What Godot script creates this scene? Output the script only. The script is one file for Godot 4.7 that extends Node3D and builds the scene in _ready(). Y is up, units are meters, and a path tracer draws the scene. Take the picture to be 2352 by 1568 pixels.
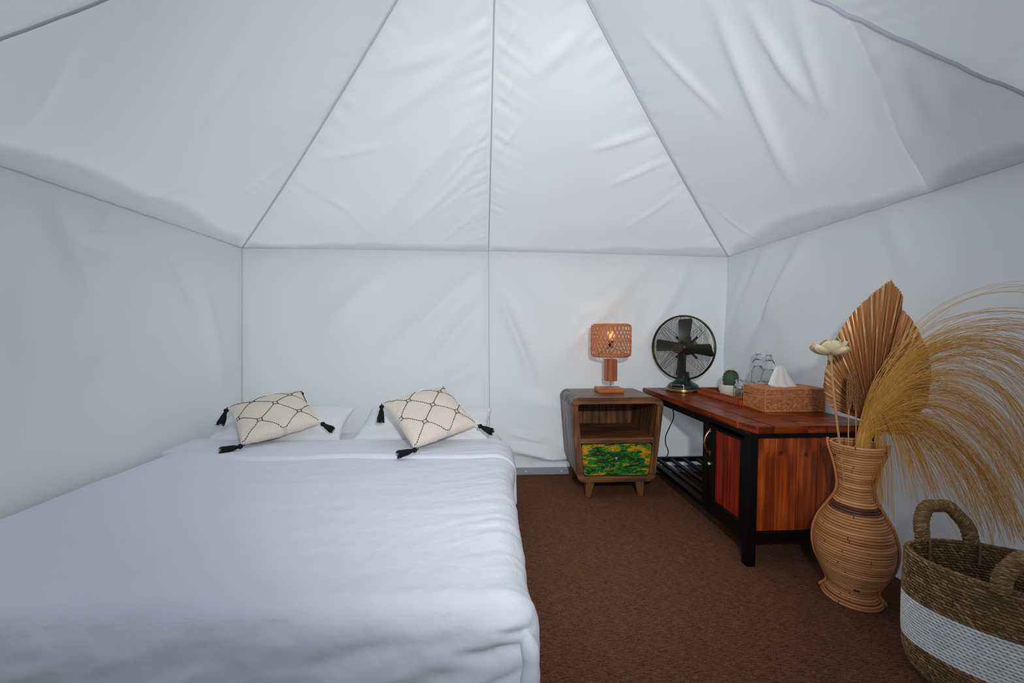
extends Node3D
# A white canvas tent fitted out as a bedroom. Units are metres, y up; the camera stands just inside the front wall and looks towards -z.

const TENT_TOP := Vector3(0.024, 2.828, -1.387)
const BACK_LEFT := Vector3(-1.963, 1.824, -3.27)
const BACK_MIDDLE := Vector3(-0.027, 1.821, -3.27)
const BACK_RIGHT := Vector3(1.977, 1.794, -3.27)
const SIDE_RIGHT := Vector3(1.97, 1.79, -1.19)
const SIDE_LEFT := Vector3(-1.95, 1.82, -1.28)
const FRONT_RIGHT := Vector3(1.97, 1.79, 0.55)
const FRONT_LEFT := Vector3(-1.95, 1.82, 0.55)

var M := {}
var rng := RandomNumberGenerator.new()
var wave := FastNoiseLite.new()


# ---------------------------------------------------------------- mesh builder
class MB:
	var v := PackedVector3Array()
	var n := PackedVector3Array()
	var t := PackedVector2Array()
	var c := PackedColorArray()
	var ix := PackedInt32Array()
	var tint := Color.WHITE
	var coloured := false
	var shift := Vector2.ZERO
	var upright := false

	func grid(pts: PackedVector3Array, uvs: PackedVector2Array, nu: int, nv: int, cu := false, cv := false, flip := false) -> void:
		var w := nu + 1
		var base := v.size()
		var nn := PackedVector3Array()
		nn.resize(pts.size())
		for j in nv:
			for i in nu:
				var a := j * w + i
				var b := a + 1
				var d := a + w
				var e := d + 1
				var fn := (pts[e] - pts[a]).cross(pts[b] - pts[d])
				nn[a] += fn
				nn[b] += fn
				nn[d] += fn
				nn[e] += fn
				if flip:
					ix.append_array(PackedInt32Array([base + a, base + e, base + b, base + a, base + d, base + e]))
				else:
					ix.append_array(PackedInt32Array([base + a, base + b, base + e, base + a, base + e, base + d]))
		if cu:
			for j in nv + 1:
				var s := nn[j * w] + nn[j * w + nu]
				nn[j * w] = s
				nn[j * w + nu] = s
		if cv:
			for i in w:
				var s := nn[i] + nn[nv * w + i]
				nn[i] = s
				nn[nv * w + i] = s
		for k in nn.size():
			var q := nn[k].normalized()
			nn[k] = -q if flip else q
		v.append_array(pts)
		n.append_array(nn)
		t.append_array(uvs)
		if coloured:
			var cc := PackedColorArray()
			cc.resize(pts.size())
			cc.fill(tint)
			c.append_array(cc)

	func surface(nu: int, nv: int, f: Callable, su := 1.0, sv := 1.0, cu := false, cv := false, flip := false) -> void:
		var pts := PackedVector3Array()
		var uvs := PackedVector2Array()
		for j in nv + 1:
			for i in nu + 1:
				var a := float(i) / nu
				var b := float(j) / nv
				pts.append(f.call(a, b))
				uvs.append(Vector2(a * su, b * sv) + shift)
		grid(pts, uvs, nu, nv, cu, cv, flip)

	func tube(path: PackedVector3Array, rad, sides := 8, closed := false, flat := 1.0, up := Vector3.ZERO, cap := true) -> void:
		var m := path.size()
		var pts := PackedVector3Array()
		var uvs := PackedVector2Array()
		var last := Vector3.ZERO
		var run := 0.0
		var total := m + 1 if closed else m
		for k in total:
			var p := path[k % m]
			var ahead := path[(k + 1) % m] if closed else path[mini(k + 1, m - 1)]
			var back := path[(k - 1 + m) % m] if closed else path[maxi(k - 1, 0)]
			var tg := (ahead - back).normalized()
			var x: Vector3
			if up != Vector3.ZERO:
				x = (up - tg * up.dot(tg)).normalized()
			elif k == 0:
				x = tg.cross(Vector3(0.13, 0.97, 0.21)).normalized()
			else:
				x = (last - tg * last.dot(tg)).normalized()
			last = x
			var y := tg.cross(x)
			var r: float = rad[k % m] if rad is PackedFloat32Array else rad
			if k > 0:
				run += p.distance_to(path[(k - 1) % m])
			for i in sides + 1:
				var q := -TAU * i / sides
				pts.append(p + x * cos(q) * r * flat + y * sin(q) * r)
				uvs.append(Vector2(run, float(i) / sides * TAU * maxf(r, 0.001)) + shift)
		grid(pts, uvs, sides, total - 1, true, closed)
		if cap and not closed:
			for e in [0, total - 1]:
				var ring := PackedVector3Array()
				for i in sides:
					ring.append(pts[e * (sides + 1) + i])
				var out := (path[0] - path[1]) if e == 0 else (path[m - 1] - path[m - 2])
				poly(ring, out.normalized())

	func poly(ring: PackedVector3Array, nrm: Vector3, ua := Vector3.ZERO) -> void:
		var base := v.size()
		var va := Vector3.ZERO
		if ua == Vector3.ZERO:
			ua = nrm.cross(Vector3(0.1, 0.3, 0.9)).normalized()
		else:
			ua = (ua - nrm * ua.dot(nrm)).normalized()
		va = nrm.cross(ua)
		for p in ring:
			v.append(p)
			n.append(nrm)
			t.append(Vector2(p.dot(ua), p.dot(va)) + shift)
			if coloured:
				c.append(tint)
		for k in range(1, ring.size() - 1):
			if (ring[k + 1] - ring[0]).cross(ring[k] - ring[0]).dot(nrm) >= 0.0:
				ix.append_array(PackedInt32Array([base, base + k, base + k + 1]))
			else:
				ix.append_array(PackedInt32Array([base, base + k + 1, base + k]))

	func box(at: Vector3, size: Vector3, bev := 0.002, turn := Basis.IDENTITY) -> void:
		var h := size * 0.5
		bev = minf(bev, minf(h.x, minf(h.y, h.z)) * 0.9)
		var long := Vector3.RIGHT
		if size.y > size.x and size.y >= size.z:
			long = Vector3.UP
		elif size.z > size.x and size.z > size.y:
			long = Vector3.BACK
		var short := Vector3.UP if long != Vector3.UP else Vector3.RIGHT
		var corner := func(sx: int, sy: int, sz: int, axis: int) -> Vector3:
			var p := Vector3(sx * (h.x - bev), sy * (h.y - bev), sz * (h.z - bev))
			p[axis] += [sx, sy, sz][axis] * bev
			return at + turn * p
		var put := func(ring: Array, nrm: Vector3) -> void:
			var u := long if absf(nrm.dot(long)) < 0.9 else short
			poly(PackedVector3Array(ring), turn * nrm.normalized(), turn * u)
		for a in 3:
			var b := (a + 1) % 3
			var d := (a + 2) % 3
			for s in [-1, 1]:
				var ring := []
				for q in [[-1, -1], [1, -1], [1, 1], [-1, 1]]:
					var sg := [0, 0, 0]
					sg[a] = s
					sg[b] = q[0]
					sg[d] = q[1]
					ring.append(corner.call(sg[0], sg[1], sg[2], a))
				var nr := Vector3.ZERO
				nr[a] = s
				put.call(ring, nr)
				for s2 in [-1, 1]:
					var e := []
					for s3 in [-1, 1]:
						var sg := [0, 0, 0]
						sg[a] = s
						sg[b] = s2
						sg[d] = s3
						e.append([corner.call(sg[0], sg[1], sg[2], a), corner.call(sg[0], sg[1], sg[2], b)])
					var ne := Vector3.ZERO
					ne[a] = s
					ne[b] = s2
					put.call([e[0][0], e[0][1], e[1][1], e[1][0]], ne)
		for sx in [-1, 1]:
			for sy in [-1, 1]:
				for sz in [-1, 1]:
					put.call([corner.call(sx, sy, sz, 0), corner.call(sx, sy, sz, 1), corner.call(sx, sy, sz, 2)], Vector3(sx, sy, sz))

	# profile: (radius, height) from bottom to top along the outside
	func lathe(profile: PackedVector2Array, sides := 32, at := Vector3.ZERO, turn := Basis.IDENTITY) -> void:
		var pts := PackedVector3Array()
		var uvs := PackedVector2Array()
		var run := 0.0
		for j in profile.size():
			if j > 0:
				run += profile[j].distance_to(profile[j - 1])
			for i in sides + 1:
				var q := TAU * i / sides
				pts.append(at + turn * Vector3(cos(q) * profile[j].x, profile[j].y, sin(q) * profile[j].x))
				uvs.append((Vector2(run, q * 0.03) if upright else Vector2(q * 0.1, run)) + shift)
		grid(pts, uvs, sides, profile.size() - 1, true)

	func ball(at: Vector3, rad: Vector3, nu := 16, nv := 10, turn := Basis.IDENTITY) -> void:
		var pts := PackedVector3Array()
		var uvs := PackedVector2Array()
		for j in nv + 1:
			var lat := -PI / 2 + PI * j / nv
			for i in nu + 1:
				var q := TAU * i / nu
				pts.append(at + turn * (rad * Vector3(cos(q) * cos(lat), sin(lat), sin(q) * cos(lat))))
				uvs.append(Vector2(float(i) / nu, float(j) / nv))
		grid(pts, uvs, nu, nv, true)

	# a closed outline in the xy plane pushed from z0 to z1
	func prism(outline: PackedVector2Array, z0: float, z1: float, xf := Transform3D.IDENTITY, smooth := false, grain := Vector3.RIGHT) -> void:
		var m := outline.size()
		var area := 0.0
		for k in m:
			area += outline[k].cross(outline[(k + 1) % m])
		var sg := 1.0 if area > 0.0 else -1.0
		for k in m:
			var a := outline[k]
			var b := outline[(k + 1) % m]
			var d := b - a
			var nr := Vector3(d.y, -d.x, 0) * sg
			var ring := PackedVector3Array([xf * Vector3(a.x, a.y, z0), xf * Vector3(b.x, b.y, z0), xf * Vector3(b.x, b.y, z1), xf * Vector3(a.x, a.y, z1)])
			var from := v.size()
			poly(ring, (xf.basis * nr).normalized(), xf.basis * Vector3(0, 0, 1) if absf(z1 - z0) > d.length() else xf.basis * Vector3(d.x, d.y, 0))
			if smooth:
				var p := a - outline[(k - 1 + m) % m]
				var q := outline[(k + 2) % m] - b
				var na := (xf.basis * (nr.normalized() + Vector3(p.y, -p.x, 0).normalized() * sg)).normalized()
				var nb := (xf.basis * (nr.normalized() + Vector3(q.y, -q.x, 0).normalized() * sg)).normalized()
				if absf(p.angle_to(d)) < 0.7:
					n[from] = na
					n[from + 3] = na
				if absf(q.angle_to(d)) < 0.7:
					n[from + 1] = nb
					n[from + 2] = nb
		var tri := Geometry2D.triangulate_polygon(outline)
		for side in [[z0, -1.0], [z1, 1.0]]:
			var nz := (xf.basis * Vector3(0, 0, side[1])).normalized()
			for k in range(0, tri.size(), 3):
				var ring := PackedVector3Array()
				for e in 3:
					var p := outline[tri[k + e]]
					ring.append(xf * Vector3(p.x, p.y, side[0]))
				poly(ring, nz, xf.basis * grain)

	# gives vertices at the same place the same normal
	func weld() -> void:
		var sum := {}
		for k in v.size():
			var key := Vector3i((v[k] * 5000.0).round())
			sum[key] = sum.get(key, Vector3.ZERO) + n[k]
		for k in v.size():
			n[k] = sum[Vector3i((v[k] * 5000.0).round())].normalized()

	func mesh() -> ArrayMesh:
		var a := []
		a.resize(Mesh.ARRAY_MAX)
		a[Mesh.ARRAY_VERTEX] = v
		a[Mesh.ARRAY_NORMAL] = n
		a[Mesh.ARRAY_TEX_UV] = t
		if coloured:
			a[Mesh.ARRAY_COLOR] = c
		a[Mesh.ARRAY_INDEX] = ix
		var m := ArrayMesh.new()
		m.add_surface_from_arrays(Mesh.PRIMITIVE_TRIANGLES, a)
		return m


# ---------------------------------------------------------------- naming
func part(called: String, shape, material: Material, parent: Node, stuff := false) -> MeshInstance3D:
	var o := MeshInstance3D.new()
	o.name = called
	o.mesh = shape.mesh() if shape is MB else shape
	o.material_override = material
	parent.add_child(o, true)
	if stuff:
		o.set_meta("kind", "stuff")
	return o


func thing(called: String, label: String, category: String, at := Vector3.ZERO, turn := 0.0, group := "") -> Node3D:
	var o := Node3D.new()
	o.name = called
	add_child(o, true)
	o.position = at
	o.rotation.y = turn
	tag(o, label, category, group)
	return o


func tag(o: Node, label: String, category: String, group := "") -> void:
	o.set_meta("label", label)
	o.set_meta("category", category)
	if group:
		o.set_meta("group", group)


func structure(called: String, label: String, category: String) -> Node3D:
	var o := Node3D.new()
	o.name = called
	add_child(o, true)
	o.set_meta("kind", "structure")
	tag(o, label, category)
	return o


func copies(called: String, shape: Mesh, material: Material, places: Array, tints: Array, parent: Node) -> void:
	var mm := MultiMesh.new()
	mm.transform_format = MultiMesh.TRANSFORM_3D
	mm.use_colors = true
	mm.mesh = shape
	mm.instance_count = places.size()
	for k in places.size():
		mm.set_instance_transform(k, places[k])
		mm.set_instance_color(k, tints[k])
	var o := MultiMeshInstance3D.new()
	o.name = called
	o.multimesh = mm
	o.material_override = material
	o.set_meta("kind", "stuff")
	parent.add_child(o, true)


# ---------------------------------------------------------------- materials
func srgb(r: int, g: int, b: int) -> Color:
	return Color(r / 255.0, g / 255.0, b / 255.0)


func mat(colour: Color, rough := 0.6, metal := 0.0, picture: Texture2D = null, scale := Vector3.ONE) -> StandardMaterial3D:
	var m := StandardMaterial3D.new()
	m.albedo_color = colour
	m.roughness = rough
	m.metallic = metal
	if picture:
		m.albedo_texture = picture
		m.uv1_scale = scale
	return m


func noise_bytes(w: int, h: int, squeeze: int, frequency: float, number: int, octaves := 4, meets := true) -> PackedByteArray:
	var f := FastNoiseLite.new()
	f.seed = number
	f.frequency = frequency
	f.noise_type = FastNoiseLite.TYPE_SIMPLEX_SMOOTH
	f.fractal_octaves = octaves
	var im := f.get_seamless_image(w / squeeze, h) if meets else f.get_image(w / squeeze, h)
	im.convert(Image.FORMAT_L8)
	if squeeze > 1: # stretch along the grain, wrapping round so that repeats meet
		var n := w / squeeze
		var wide := Image.create(n + 8, h, false, Image.FORMAT_L8)
		wide.blit_rect(im, Rect2i(0, 0, n, h), Vector2i(4, 0))
		wide.blit_rect(im, Rect2i(n - 4, 0, 4, h), Vector2i(0, 0))
		wide.blit_rect(im, Rect2i(0, 0, 4, h), Vector2i(n + 4, 0))
		wide.resize(w + 8 * squeeze, h, Image.INTERPOLATE_CUBIC)
		im = wide.get_region(Rect2i(4 * squeeze, 0, w, h))
	return im.get_data()


func picture(w: int, h: int, bytes: PackedByteArray) -> ImageTexture:
	return ImageTexture.create_from_image(Image.create_from_data(w, h, false, Image.FORMAT_RGB8, bytes))


# wood: 1 m along the grain, 0.25 m across; knots are (x, y, radius) in those metres
func wood(number: int, dark: Color, mid: Color, light: Color, knots := [], rings := 9.0) -> ImageTexture:
	var w := 512
	var h := 256
	var streak := noise_bytes(w, h, 16, 0.028, number)
	var bend := noise_bytes(w, h, 4, 0.012, number + 1, 2)
	var blotch := noise_bytes(w, h, 2, 0.01, number + 2, 3)
	var out := PackedByteArray()
	out.resize(w * h * 3)
	for y in h:
		for x in w:
			var k := y * w + x
			var yy := float(y) / h + bend[k] / 255.0 * 0.35
			var deep := 0.0
			for q in knots:
				var dx: float = (float(x) / w - q[0]) / (q[2] * 3.0)
				var dy: float = (float(y) / h * 0.25 - q[1]) / q[2]
				var d2 := dx * dx + dy * dy
				yy += exp(-d2 * 0.5) * signf(dy) * 0.06
				var rr := sqrt(dx * dx * 9.0 + dy * dy)
				if rr < 1.25:
					deep = maxf(deep, clampf(1.0 - rr * 0.6, 0.0, 1.0))
			var ring := 0.5 + 0.5 * sin(yy * TAU * rings)
			var s := streak[k] / 255.0 * 0.58 + ring * 0.08 + 0.07 + (blotch[k] / 255.0 - 0.35) * 0.4
			s = clampf((s - 0.25) * 1.35, 0.0, 1.0)
			var col := dark.lerp(mid, s * 2.0) if s < 0.5 else mid.lerp(light, s * 2.0 - 1.0)
			col = col.lerp(dark * 0.45, deep)
			out[k * 3] = int(clampf(col.r, 0, 1) * 255)
			out[k * 3 + 1] = int(clampf(col.g, 0, 1) * 255)
			out[k * 3 + 2] = int(clampf(col.b, 0, 1) * 255)
	return picture(w, h, out)


func carpet_picture() -> ImageTexture:
	var w := 512
	var h := 1024
	var a := noise_bytes(w, h, 8, 0.16, 71, 3, false)
	var b := noise_bytes(w, h, 4, 0.3, 72, 2, false)
	var d := noise_bytes(w, h, 1, 0.006, 73, 3)
	var out := PackedByteArray()
	out.resize(w * h * 3)
	var pile := [srgb(72, 48, 37), srgb(118, 78, 57), srgb(158, 98, 68), srgb(168, 140, 114)]
	for k in w * h:
		var s := clampf((a[k] / 255.0 - 0.5) * 3.2 + 0.45 + (d[k] / 255.0 - 0.5) * 0.35, 0.0, 1.0)
		var c: Color = (pile[0] as Color).lerp(pile[1], s)
		var q := b[k] / 255.0
		if q > 0.62:
			c = c.lerp(pile[2], minf((q - 0.62) * 8.0, 0.95))
		elif q < 0.33:
			c = c.lerp(pile[3], minf((0.33 - q) * 7.0, 0.8))
		out[k * 3] = int(c.r * 255)
		out[k * 3 + 1] = int(c.g * 255)
		out[k * 3 + 2] = int(c.b * 255)
	return picture(w, h, out)


# worn paint over paint over wood: layers are [colour, threshold, noise number]
func worn_paint(number: int, under: Color, layers: Array, squeeze: int, frequency := 0.02) -> ImageTexture:
	var w := 512
	var h := 256
	var out := PackedByteArray()
	out.resize(w * h * 3)
	var maps := []
	for k in layers.size():
		maps.append(noise_bytes(w, h, squeeze, frequency * (1.0 + 0.6 * k), number + k * 7, 5))
	var grain := noise_bytes(w, h, 16, 0.09, number + 91, 3)
	for k in w * h:
		var c := under
		for q in layers.size():
			var s: float = clampf((maps[q][k] / 255.0 - layers[q][1]) * 9.0, 0.0, 1.0)
			c = c.lerp(layers[q][0], s)
		c = c * (0.72 + 0.5 * grain[k] / 255.0)
		out[k * 3] = int(clampf(c.r, 0, 1) * 255)
		out[k * 3 + 1] = int(clampf(c.g, 0, 1) * 255)
		out[k * 3 + 2] = int(clampf(c.b, 0, 1) * 255)
	return picture(w, h, out)


# the drawer front: green paint rubbed through to yellow, most worn towards the edges and the left end
func drawer_picture() -> ImageTexture:
	var w := 384
	var h := 192
	var a := noise_bytes(w, h, 2, 0.016, 501, 5)
	var b := noise_bytes(w, h, 3, 0.03, 502, 5)
	var d := noise_bytes(w, h, 2, 0.05, 503, 4)
	var fleck := noise_bytes(w, h, 2, 0.09, 504, 5)
	var out := PackedByteArray()
	out.resize(w * h * 3)
	for y in h:
		for x in w:
			var k := y * w + x
			var ex := minf(x / float(w) * 0.8, 1.0 - x / float(w)) * 2.0
			var ey := minf(y, h - y) / float(h) * 2.0
			var mid := smoothstep(0.0, 0.6, minf(ex, ey))
			var s := a[k] / 255.0 * 0.75 + b[k] / 255.0 * 0.35 + mid * 0.32
			var c := srgb(206, 152, 24).lerp(srgb(150, 96, 20), clampf((d[k] / 255.0 - 0.5) * 4.0, 0.0, 0.8))
			c = c.lerp(srgb(22, 116, 34), clampf((s - 0.55) * 8.0, 0.0, 1.0))
			c = c.lerp(srgb(8, 52, 26), clampf((s + (b[k] / 255.0 - 0.5) * 0.6 - 0.80) * 8.0, 0.0, 0.9))
			if fleck[k] > 182:
				c = c.lerp(srgb(198, 150, 30), 0.75)
			elif fleck[k] < 60:
				c = c.lerp(srgb(20, 34, 18), 0.7)
			out[k * 3] = int(c.r * 255)
			out[k * 3 + 1] = int(c.g * 255)
			out[k * 3 + 2] = int(c.b * 255)
	return picture(w, h, out)


func fine_relief(number: int, frequency: float, squeeze := 1) -> ImageTexture:
	var w := 256
	var im := Image.create_from_data(w, w, false, Image.FORMAT_L8, noise_bytes(w, w, squeeze, frequency, number, 3))
	return ImageTexture.create_from_image(im)


# printed cotton of the cushions: pale squares where the stitched lines meet, lattice along the diagonals
func cushion_picture() -> ImageTexture:
	var w := 384
	var out := PackedByteArray()
	out.resize(w * w * 3)
	var grain := noise_bytes(w, w, 1, 0.2, 301, 2)
	for y in w:
		for x in w:
			var u := (float(x) / w * 2.0 - 1.0) * 1.0
			var v := float(y) / w * 2.0 - 1.0
			var p := (u - v) * 0.7071 / 0.72 - 0.07
			var q := (u + v) * 0.7071 / 0.72 - 0.07
			var d := absf(p - roundf(p)) + absf(q - roundf(q))
			var c := srgb(238, 226, 210)
			if d < 0.115:
				c = srgb(218, 217, 207)
			c = c * (0.96 + 0.08 * grain[y * w + x] / 255.0)
			var k := (y * w + x) * 3
			out[k] = int(minf(c.r, 1.0) * 255)
			out[k + 1] = int(minf(c.g, 1.0) * 255)
			out[k + 2] = int(minf(c.b, 1.0) * 255)
	return picture(w, w, out)


func materials() -> void:
	var canvas := mat(srgb(238, 240, 243), 0.5)
	canvas.backlight_enabled = true
	canvas.backlight = Color(0.6, 0.6, 0.6)
	M.canvas = canvas
	var shade_cloth := mat(srgb(240, 242, 246), 0.6)  # thin cloth of the added outer layers that dim the roof
	shade_cloth.backlight_enabled = true
	shade_cloth.backlight = Color(0.9, 0.9, 0.9)
	M.shade_cloth = shade_cloth
	var seam := mat(srgb(216, 217, 232), 0.6)
	seam.backlight_enabled = true
	seam.backlight = Color(0.45, 0.45, 0.48)
	M.seam = seam
	M.hem = mat(srgb(168, 172, 184), 0.6)
	M.stud = mat(srgb(225, 225, 215), 0.35)
	M.pole = mat(srgb(150, 152, 156), 0.4, 0.8)
	M.ground = mat(srgb(120, 118, 108), 0.9)
	var carpet := mat(Color.WHITE, 0.95, 0.0, carpet_picture(), Vector3(2.2, 2.2, 2.2))
	carpet.uv1_triplanar = true
	carpet.uv1_world_triplanar = true
	carpet.metallic_specular = 0.15
	M.carpet = carpet
	var linen := mat(srgb(235, 236, 249), 0.9)
	linen.metallic_specular = 0.12
	linen.heightmap_enabled = true
	linen.heightmap_texture = fine_relief(411, 0.02)
	linen.heightmap_scale = 0.25
	linen.uv1_scale = Vector3(2.2, 2.2, 2.2)
	M.linen = linen
	M.sheet = mat(srgb(238, 238, 241), 0.8)
	M.bed_base = mat(srgb(200, 198, 196), 0.8)
	M.pillow = mat(srgb(238, 238, 241), 0.8)
	M.cushion = mat(Color.WHITE, 0.85, 0.0, cushion_picture())
	M.black_yarn = mat(srgb(13, 12, 13), 0.9)
	M.stitch = mat(srgb(34, 34, 36), 0.9)
	# woods
	M.top = []
	for k in 4:
		var m := mat(Color.WHITE, 0.36, 0.0, wood(100 + k * 5, srgb(88, 32, 10), srgb(150, 64, 22), srgb(184, 92, 38), [[0.7, 0.06 + 0.03 * k, 0.004]], 6.0), Vector3(1, 4, 1))
		m.metallic_specular = 0.25
		m.clearcoat_enabled = true
		m.clearcoat = 0.12
		m.clearcoat_roughness = 0.18
		M.top.append(m)
	M.panel = []
	var knots := [[], [[0.56, 0.13, 0.011], [0.4, 0.19, 0.003], [0.33, 0.08, 0.003]], [[0.55, 0.05, 0.01], [0.3, 0.2, 0.006], [0.26, 0.16, 0.004]], [[0.9, 0.1, 0.006]]]
	for k in 4:
		M.panel.append(mat(Color.WHITE, 0.4, 0.0, wood(140 + k * 5, srgb(118, 44, 10), srgb(176, 76, 22), srgb(206, 108, 40), knots[k], 5.0), Vector3(1, 4, 1)))
	M.door = []
	for k in 2:
		M.door.append(mat(Color.WHITE, 0.4, 0.0, wood(170 + k * 5, srgb(104, 22, 8), srgb(160, 40, 14), srgb(190, 62, 24), [], 5.0), Vector3(1, 4, 1)))
	M.black_metal = mat(srgb(12, 11, 12), 0.45, 0.0)
	M.black_metal.metallic_specular = 0.3
	M.old_wood = []
	for k in 3:
		M.old_wood.append(mat(Color.WHITE, 0.6, 0.0, wood(200 + k * 5, srgb(68, 40, 20), srgb(128, 80, 42), srgb(162, 110, 62), [[0.3 + 0.2 * k, 0.1, 0.006]], 7.0), Vector3(1, 4, 1)))
	M.old_plain = mat(Color.WHITE, 0.6, 0.0, wood(230, srgb(68, 40, 20), srgb(128, 80, 42), srgb(162, 110, 62), [], 7.0), Vector3(1, 4, 1))
	M.side_paint = [
		mat(Color.WHITE, 0.55, 0.0, worn_paint(240, srgb(112, 96, 90), [[srgb(158, 156, 162), 0.38], [srgb(150, 162, 176), 0.62]], 16, 0.03), Vector3(1, 4, 1)),
		mat(Color.WHITE, 0.55, 0.0, worn_paint(250, srgb(104, 84, 78), [[srgb(170, 160, 164), 0.42], [srgb(176, 146, 146), 0.6]], 16, 0.03), Vector3(1, 4, 1)),
		mat(Color.WHITE, 0.55, 0.0, worn_paint(260, srgb(96, 82, 72), [[srgb(146, 148, 150), 0.45], [srgb(128, 112, 106), 0.58]], 16, 0.03), Vector3(1, 4, 1)),
	]
	M.corner_paint = mat(Color.WHITE, 0.55, 0.0, worn_paint(285, srgb(92, 76, 64), [[srgb(140, 138, 136), 0.42], [srgb(72, 62, 56), 0.62]], 4, 0.03), Vector3(2, 2, 2))
	M.corner_paint.uv1_triplanar = true
	M.top_paint = [
		mat(Color.WHITE, 0.35, 0.0, worn_paint(270, srgb(86, 62, 46), [[srgb(104, 112, 92), 0.42], [srgb(120, 104, 84), 0.6]], 16, 0.03), Vector3(1, 4, 1)),
		mat(Color.WHITE, 0.35, 0.0, wood(275, srgb(72, 46, 34), srgb(124, 90, 70), srgb(158, 122, 98), [], 7.0), Vector3(1, 4, 1)),
		mat(Color.WHITE, 0.35, 0.0, wood(280, srgb(80, 48, 32), srgb(138, 94, 68), srgb(170, 128, 98), [], 7.0), Vector3(1, 4, 1)),
	]
	M.drawer = mat(Color.WHITE, 0.42, 0.0, drawer_picture(), Vector3(1.96, 4.56, 1))
	M.knob = mat(srgb(130, 170, 176), 0.2, 0.6)
	M.lamp_wood = mat(Color.WHITE, 0.45, 0.0, wood(310, srgb(128, 62, 28), srgb(176, 96, 48), srgb(198, 118, 64), [], 4.0), Vector3(1, 4, 1))
	M.lamp_base_wood = mat(Color.WHITE, 0.4, 0.0, wood(315, srgb(160, 84, 34), srgb(206, 122, 60), srgb(224, 146, 84), [], 4.0), Vector3(1, 4, 1))
	M.tray_wood = mat(Color.WHITE, 0.4, 0.0, wood(320, srgb(130, 52, 20), srgb(168, 76, 32), srgb(188, 96, 46), [], 4.0), Vector3(1, 4, 1))
	M.tray_floor = mat(srgb(150, 104, 84), 0.3)
	M.chrome = mat(srgb(205, 203, 200), 0.18, 1.0)
	M.copper = mat(srgb(196, 140, 112), 0.3, 1.0)
	M.brass = mat(srgb(170, 140, 84), 0.28, 1.0)
	M.dark_brass = mat(srgb(92, 80, 62), 0.3, 1.0)
	M.green_enamel = mat(srgb(18, 44, 38), 0.25)
	M.blade = mat(srgb(20, 38, 36), 0.35)
	M.black = mat(srgb(16, 15, 15), 0.4)
	M.badge = mat(srgb(62, 50, 48), 0.4)
	M.plate = mat(srgb(70, 74, 78), 0.3, 0.7)
	M.cord = mat(srgb(18, 18, 18), 0.6)
	M.rattan = mat(srgb(196, 128, 80), 0.55)
	M.cane = []
	var tones := [srgb(220, 152, 98), srgb(208, 138, 84), srgb(226, 164, 110), srgb(196, 124, 76)]
	for k in 4:
		var c: Color = tones[k]
		M.cane.append(mat(Color.WHITE, 0.38, 0.0, wood(330 + k * 5, c * 0.84, c, c * 1.08, [], 3.0), Vector3(2, 10, 1)))
	M.cane_dark = mat(Color.WHITE, 0.42, 0.0, wood(352, srgb(82, 48, 34), srgb(128, 80, 58), srgb(168, 112, 80), [], 3.0), Vector3(2, 10, 1))
	M.cane_rod = mat(Color.WHITE, 0.4, 0.0, wood(357, srgb(184, 116, 76), srgb(214, 140, 94), srgb(226, 158, 110), [], 3.0), Vector3(2, 10, 1))
	M.joint = mat(srgb(64, 44, 30), 0.6)
	var woven := mat(Color.WHITE, 0.6)
	woven.vertex_color_use_as_albedo = true
	M.woven = woven
	M.box_core = mat(srgb(186, 118, 70), 0.8)
	M.basket_core = mat(srgb(138, 104, 68), 0.9)
	M.tissue = mat(srgb(238, 237, 236), 0.85)
	M.tissue.backlight_enabled = true
	M.tissue.backlight = Color(0.4, 0.4, 0.4)
	var leaf := mat(srgb(212, 164, 116), 0.33, 0.35)
	leaf.heightmap_enabled = true
	leaf.heightmap_texture = fine_relief(421, 0.05, 8)
	leaf.heightmap_scale = 0.12
	leaf.uv1_scale = Vector3(2, 6, 1)
	M.leaf = leaf
	M.grass = mat(srgb(236, 170, 72), 0.5)
	M.grass.backlight_enabled = true
	M.grass.backlight = Color(0.3, 0.3, 0.3)
	M.grass_pale = mat(srgb(242, 192, 112), 0.5)
	M.grass_pale.backlight_enabled = true
	M.grass_pale.backlight = Color(0.3, 0.3, 0.3)
	M.straw = mat(srgb(186, 146, 102), 0.7)
	M.straw_dark = mat(srgb(138, 104, 68), 0.8)
	M.seed_head = mat(srgb(150, 100, 62), 0.85)
	M.petal = mat(srgb(226, 208, 172), 0.75)
	M.petal.backlight_enabled = true
	M.petal.backlight = Color(0.4, 0.4, 0.4)
	M.ceramic = mat(srgb(228, 218, 208), 0.35)
	M.soil = mat(srgb(190, 180, 168), 0.9)
	M.cactus = mat(srgb(52, 98, 76), 0.6)
	M.spine = mat(srgb(98, 56, 56), 0.7)
	var glass := mat(Color(1.0, 1.0, 1.0, 0.02), 0.01)
	glass.refraction_enabled = true
	glass.refraction_scale = 0.05
	M.glass = glass
	var water := mat(Color(1.0, 1.0, 1.0, 0.02), 0.01)
	water.refraction_enabled = true
	water.refraction_scale = 0.033
	M.water = water
	M.cap = mat(srgb(214, 210, 206), 0.35)
	M.wire = mat(srgb(110, 104, 98), 0.3, 0.9)
	var bulb_glass := mat(Color(1.0, 0.93, 0.8, 0.06), 0.05)
	bulb_glass.transparency = BaseMaterial3D.TRANSPARENCY_ALPHA
	M.bulb_glass = bulb_glass
	var filament := mat(srgb(255, 190, 90), 0.5)
	filament.emission_enabled = true
	filament.emission = srgb(255, 176, 84)
	filament.emission_energy_multiplier = 6.0
	M.filament = filament
	var flash := mat(Color.WHITE, 0.6)
	flash.emission_enabled = true
	flash.emission = srgb(255, 252, 246)
	flash.emission_energy_multiplier = 4.0
	M.flash = flash


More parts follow.
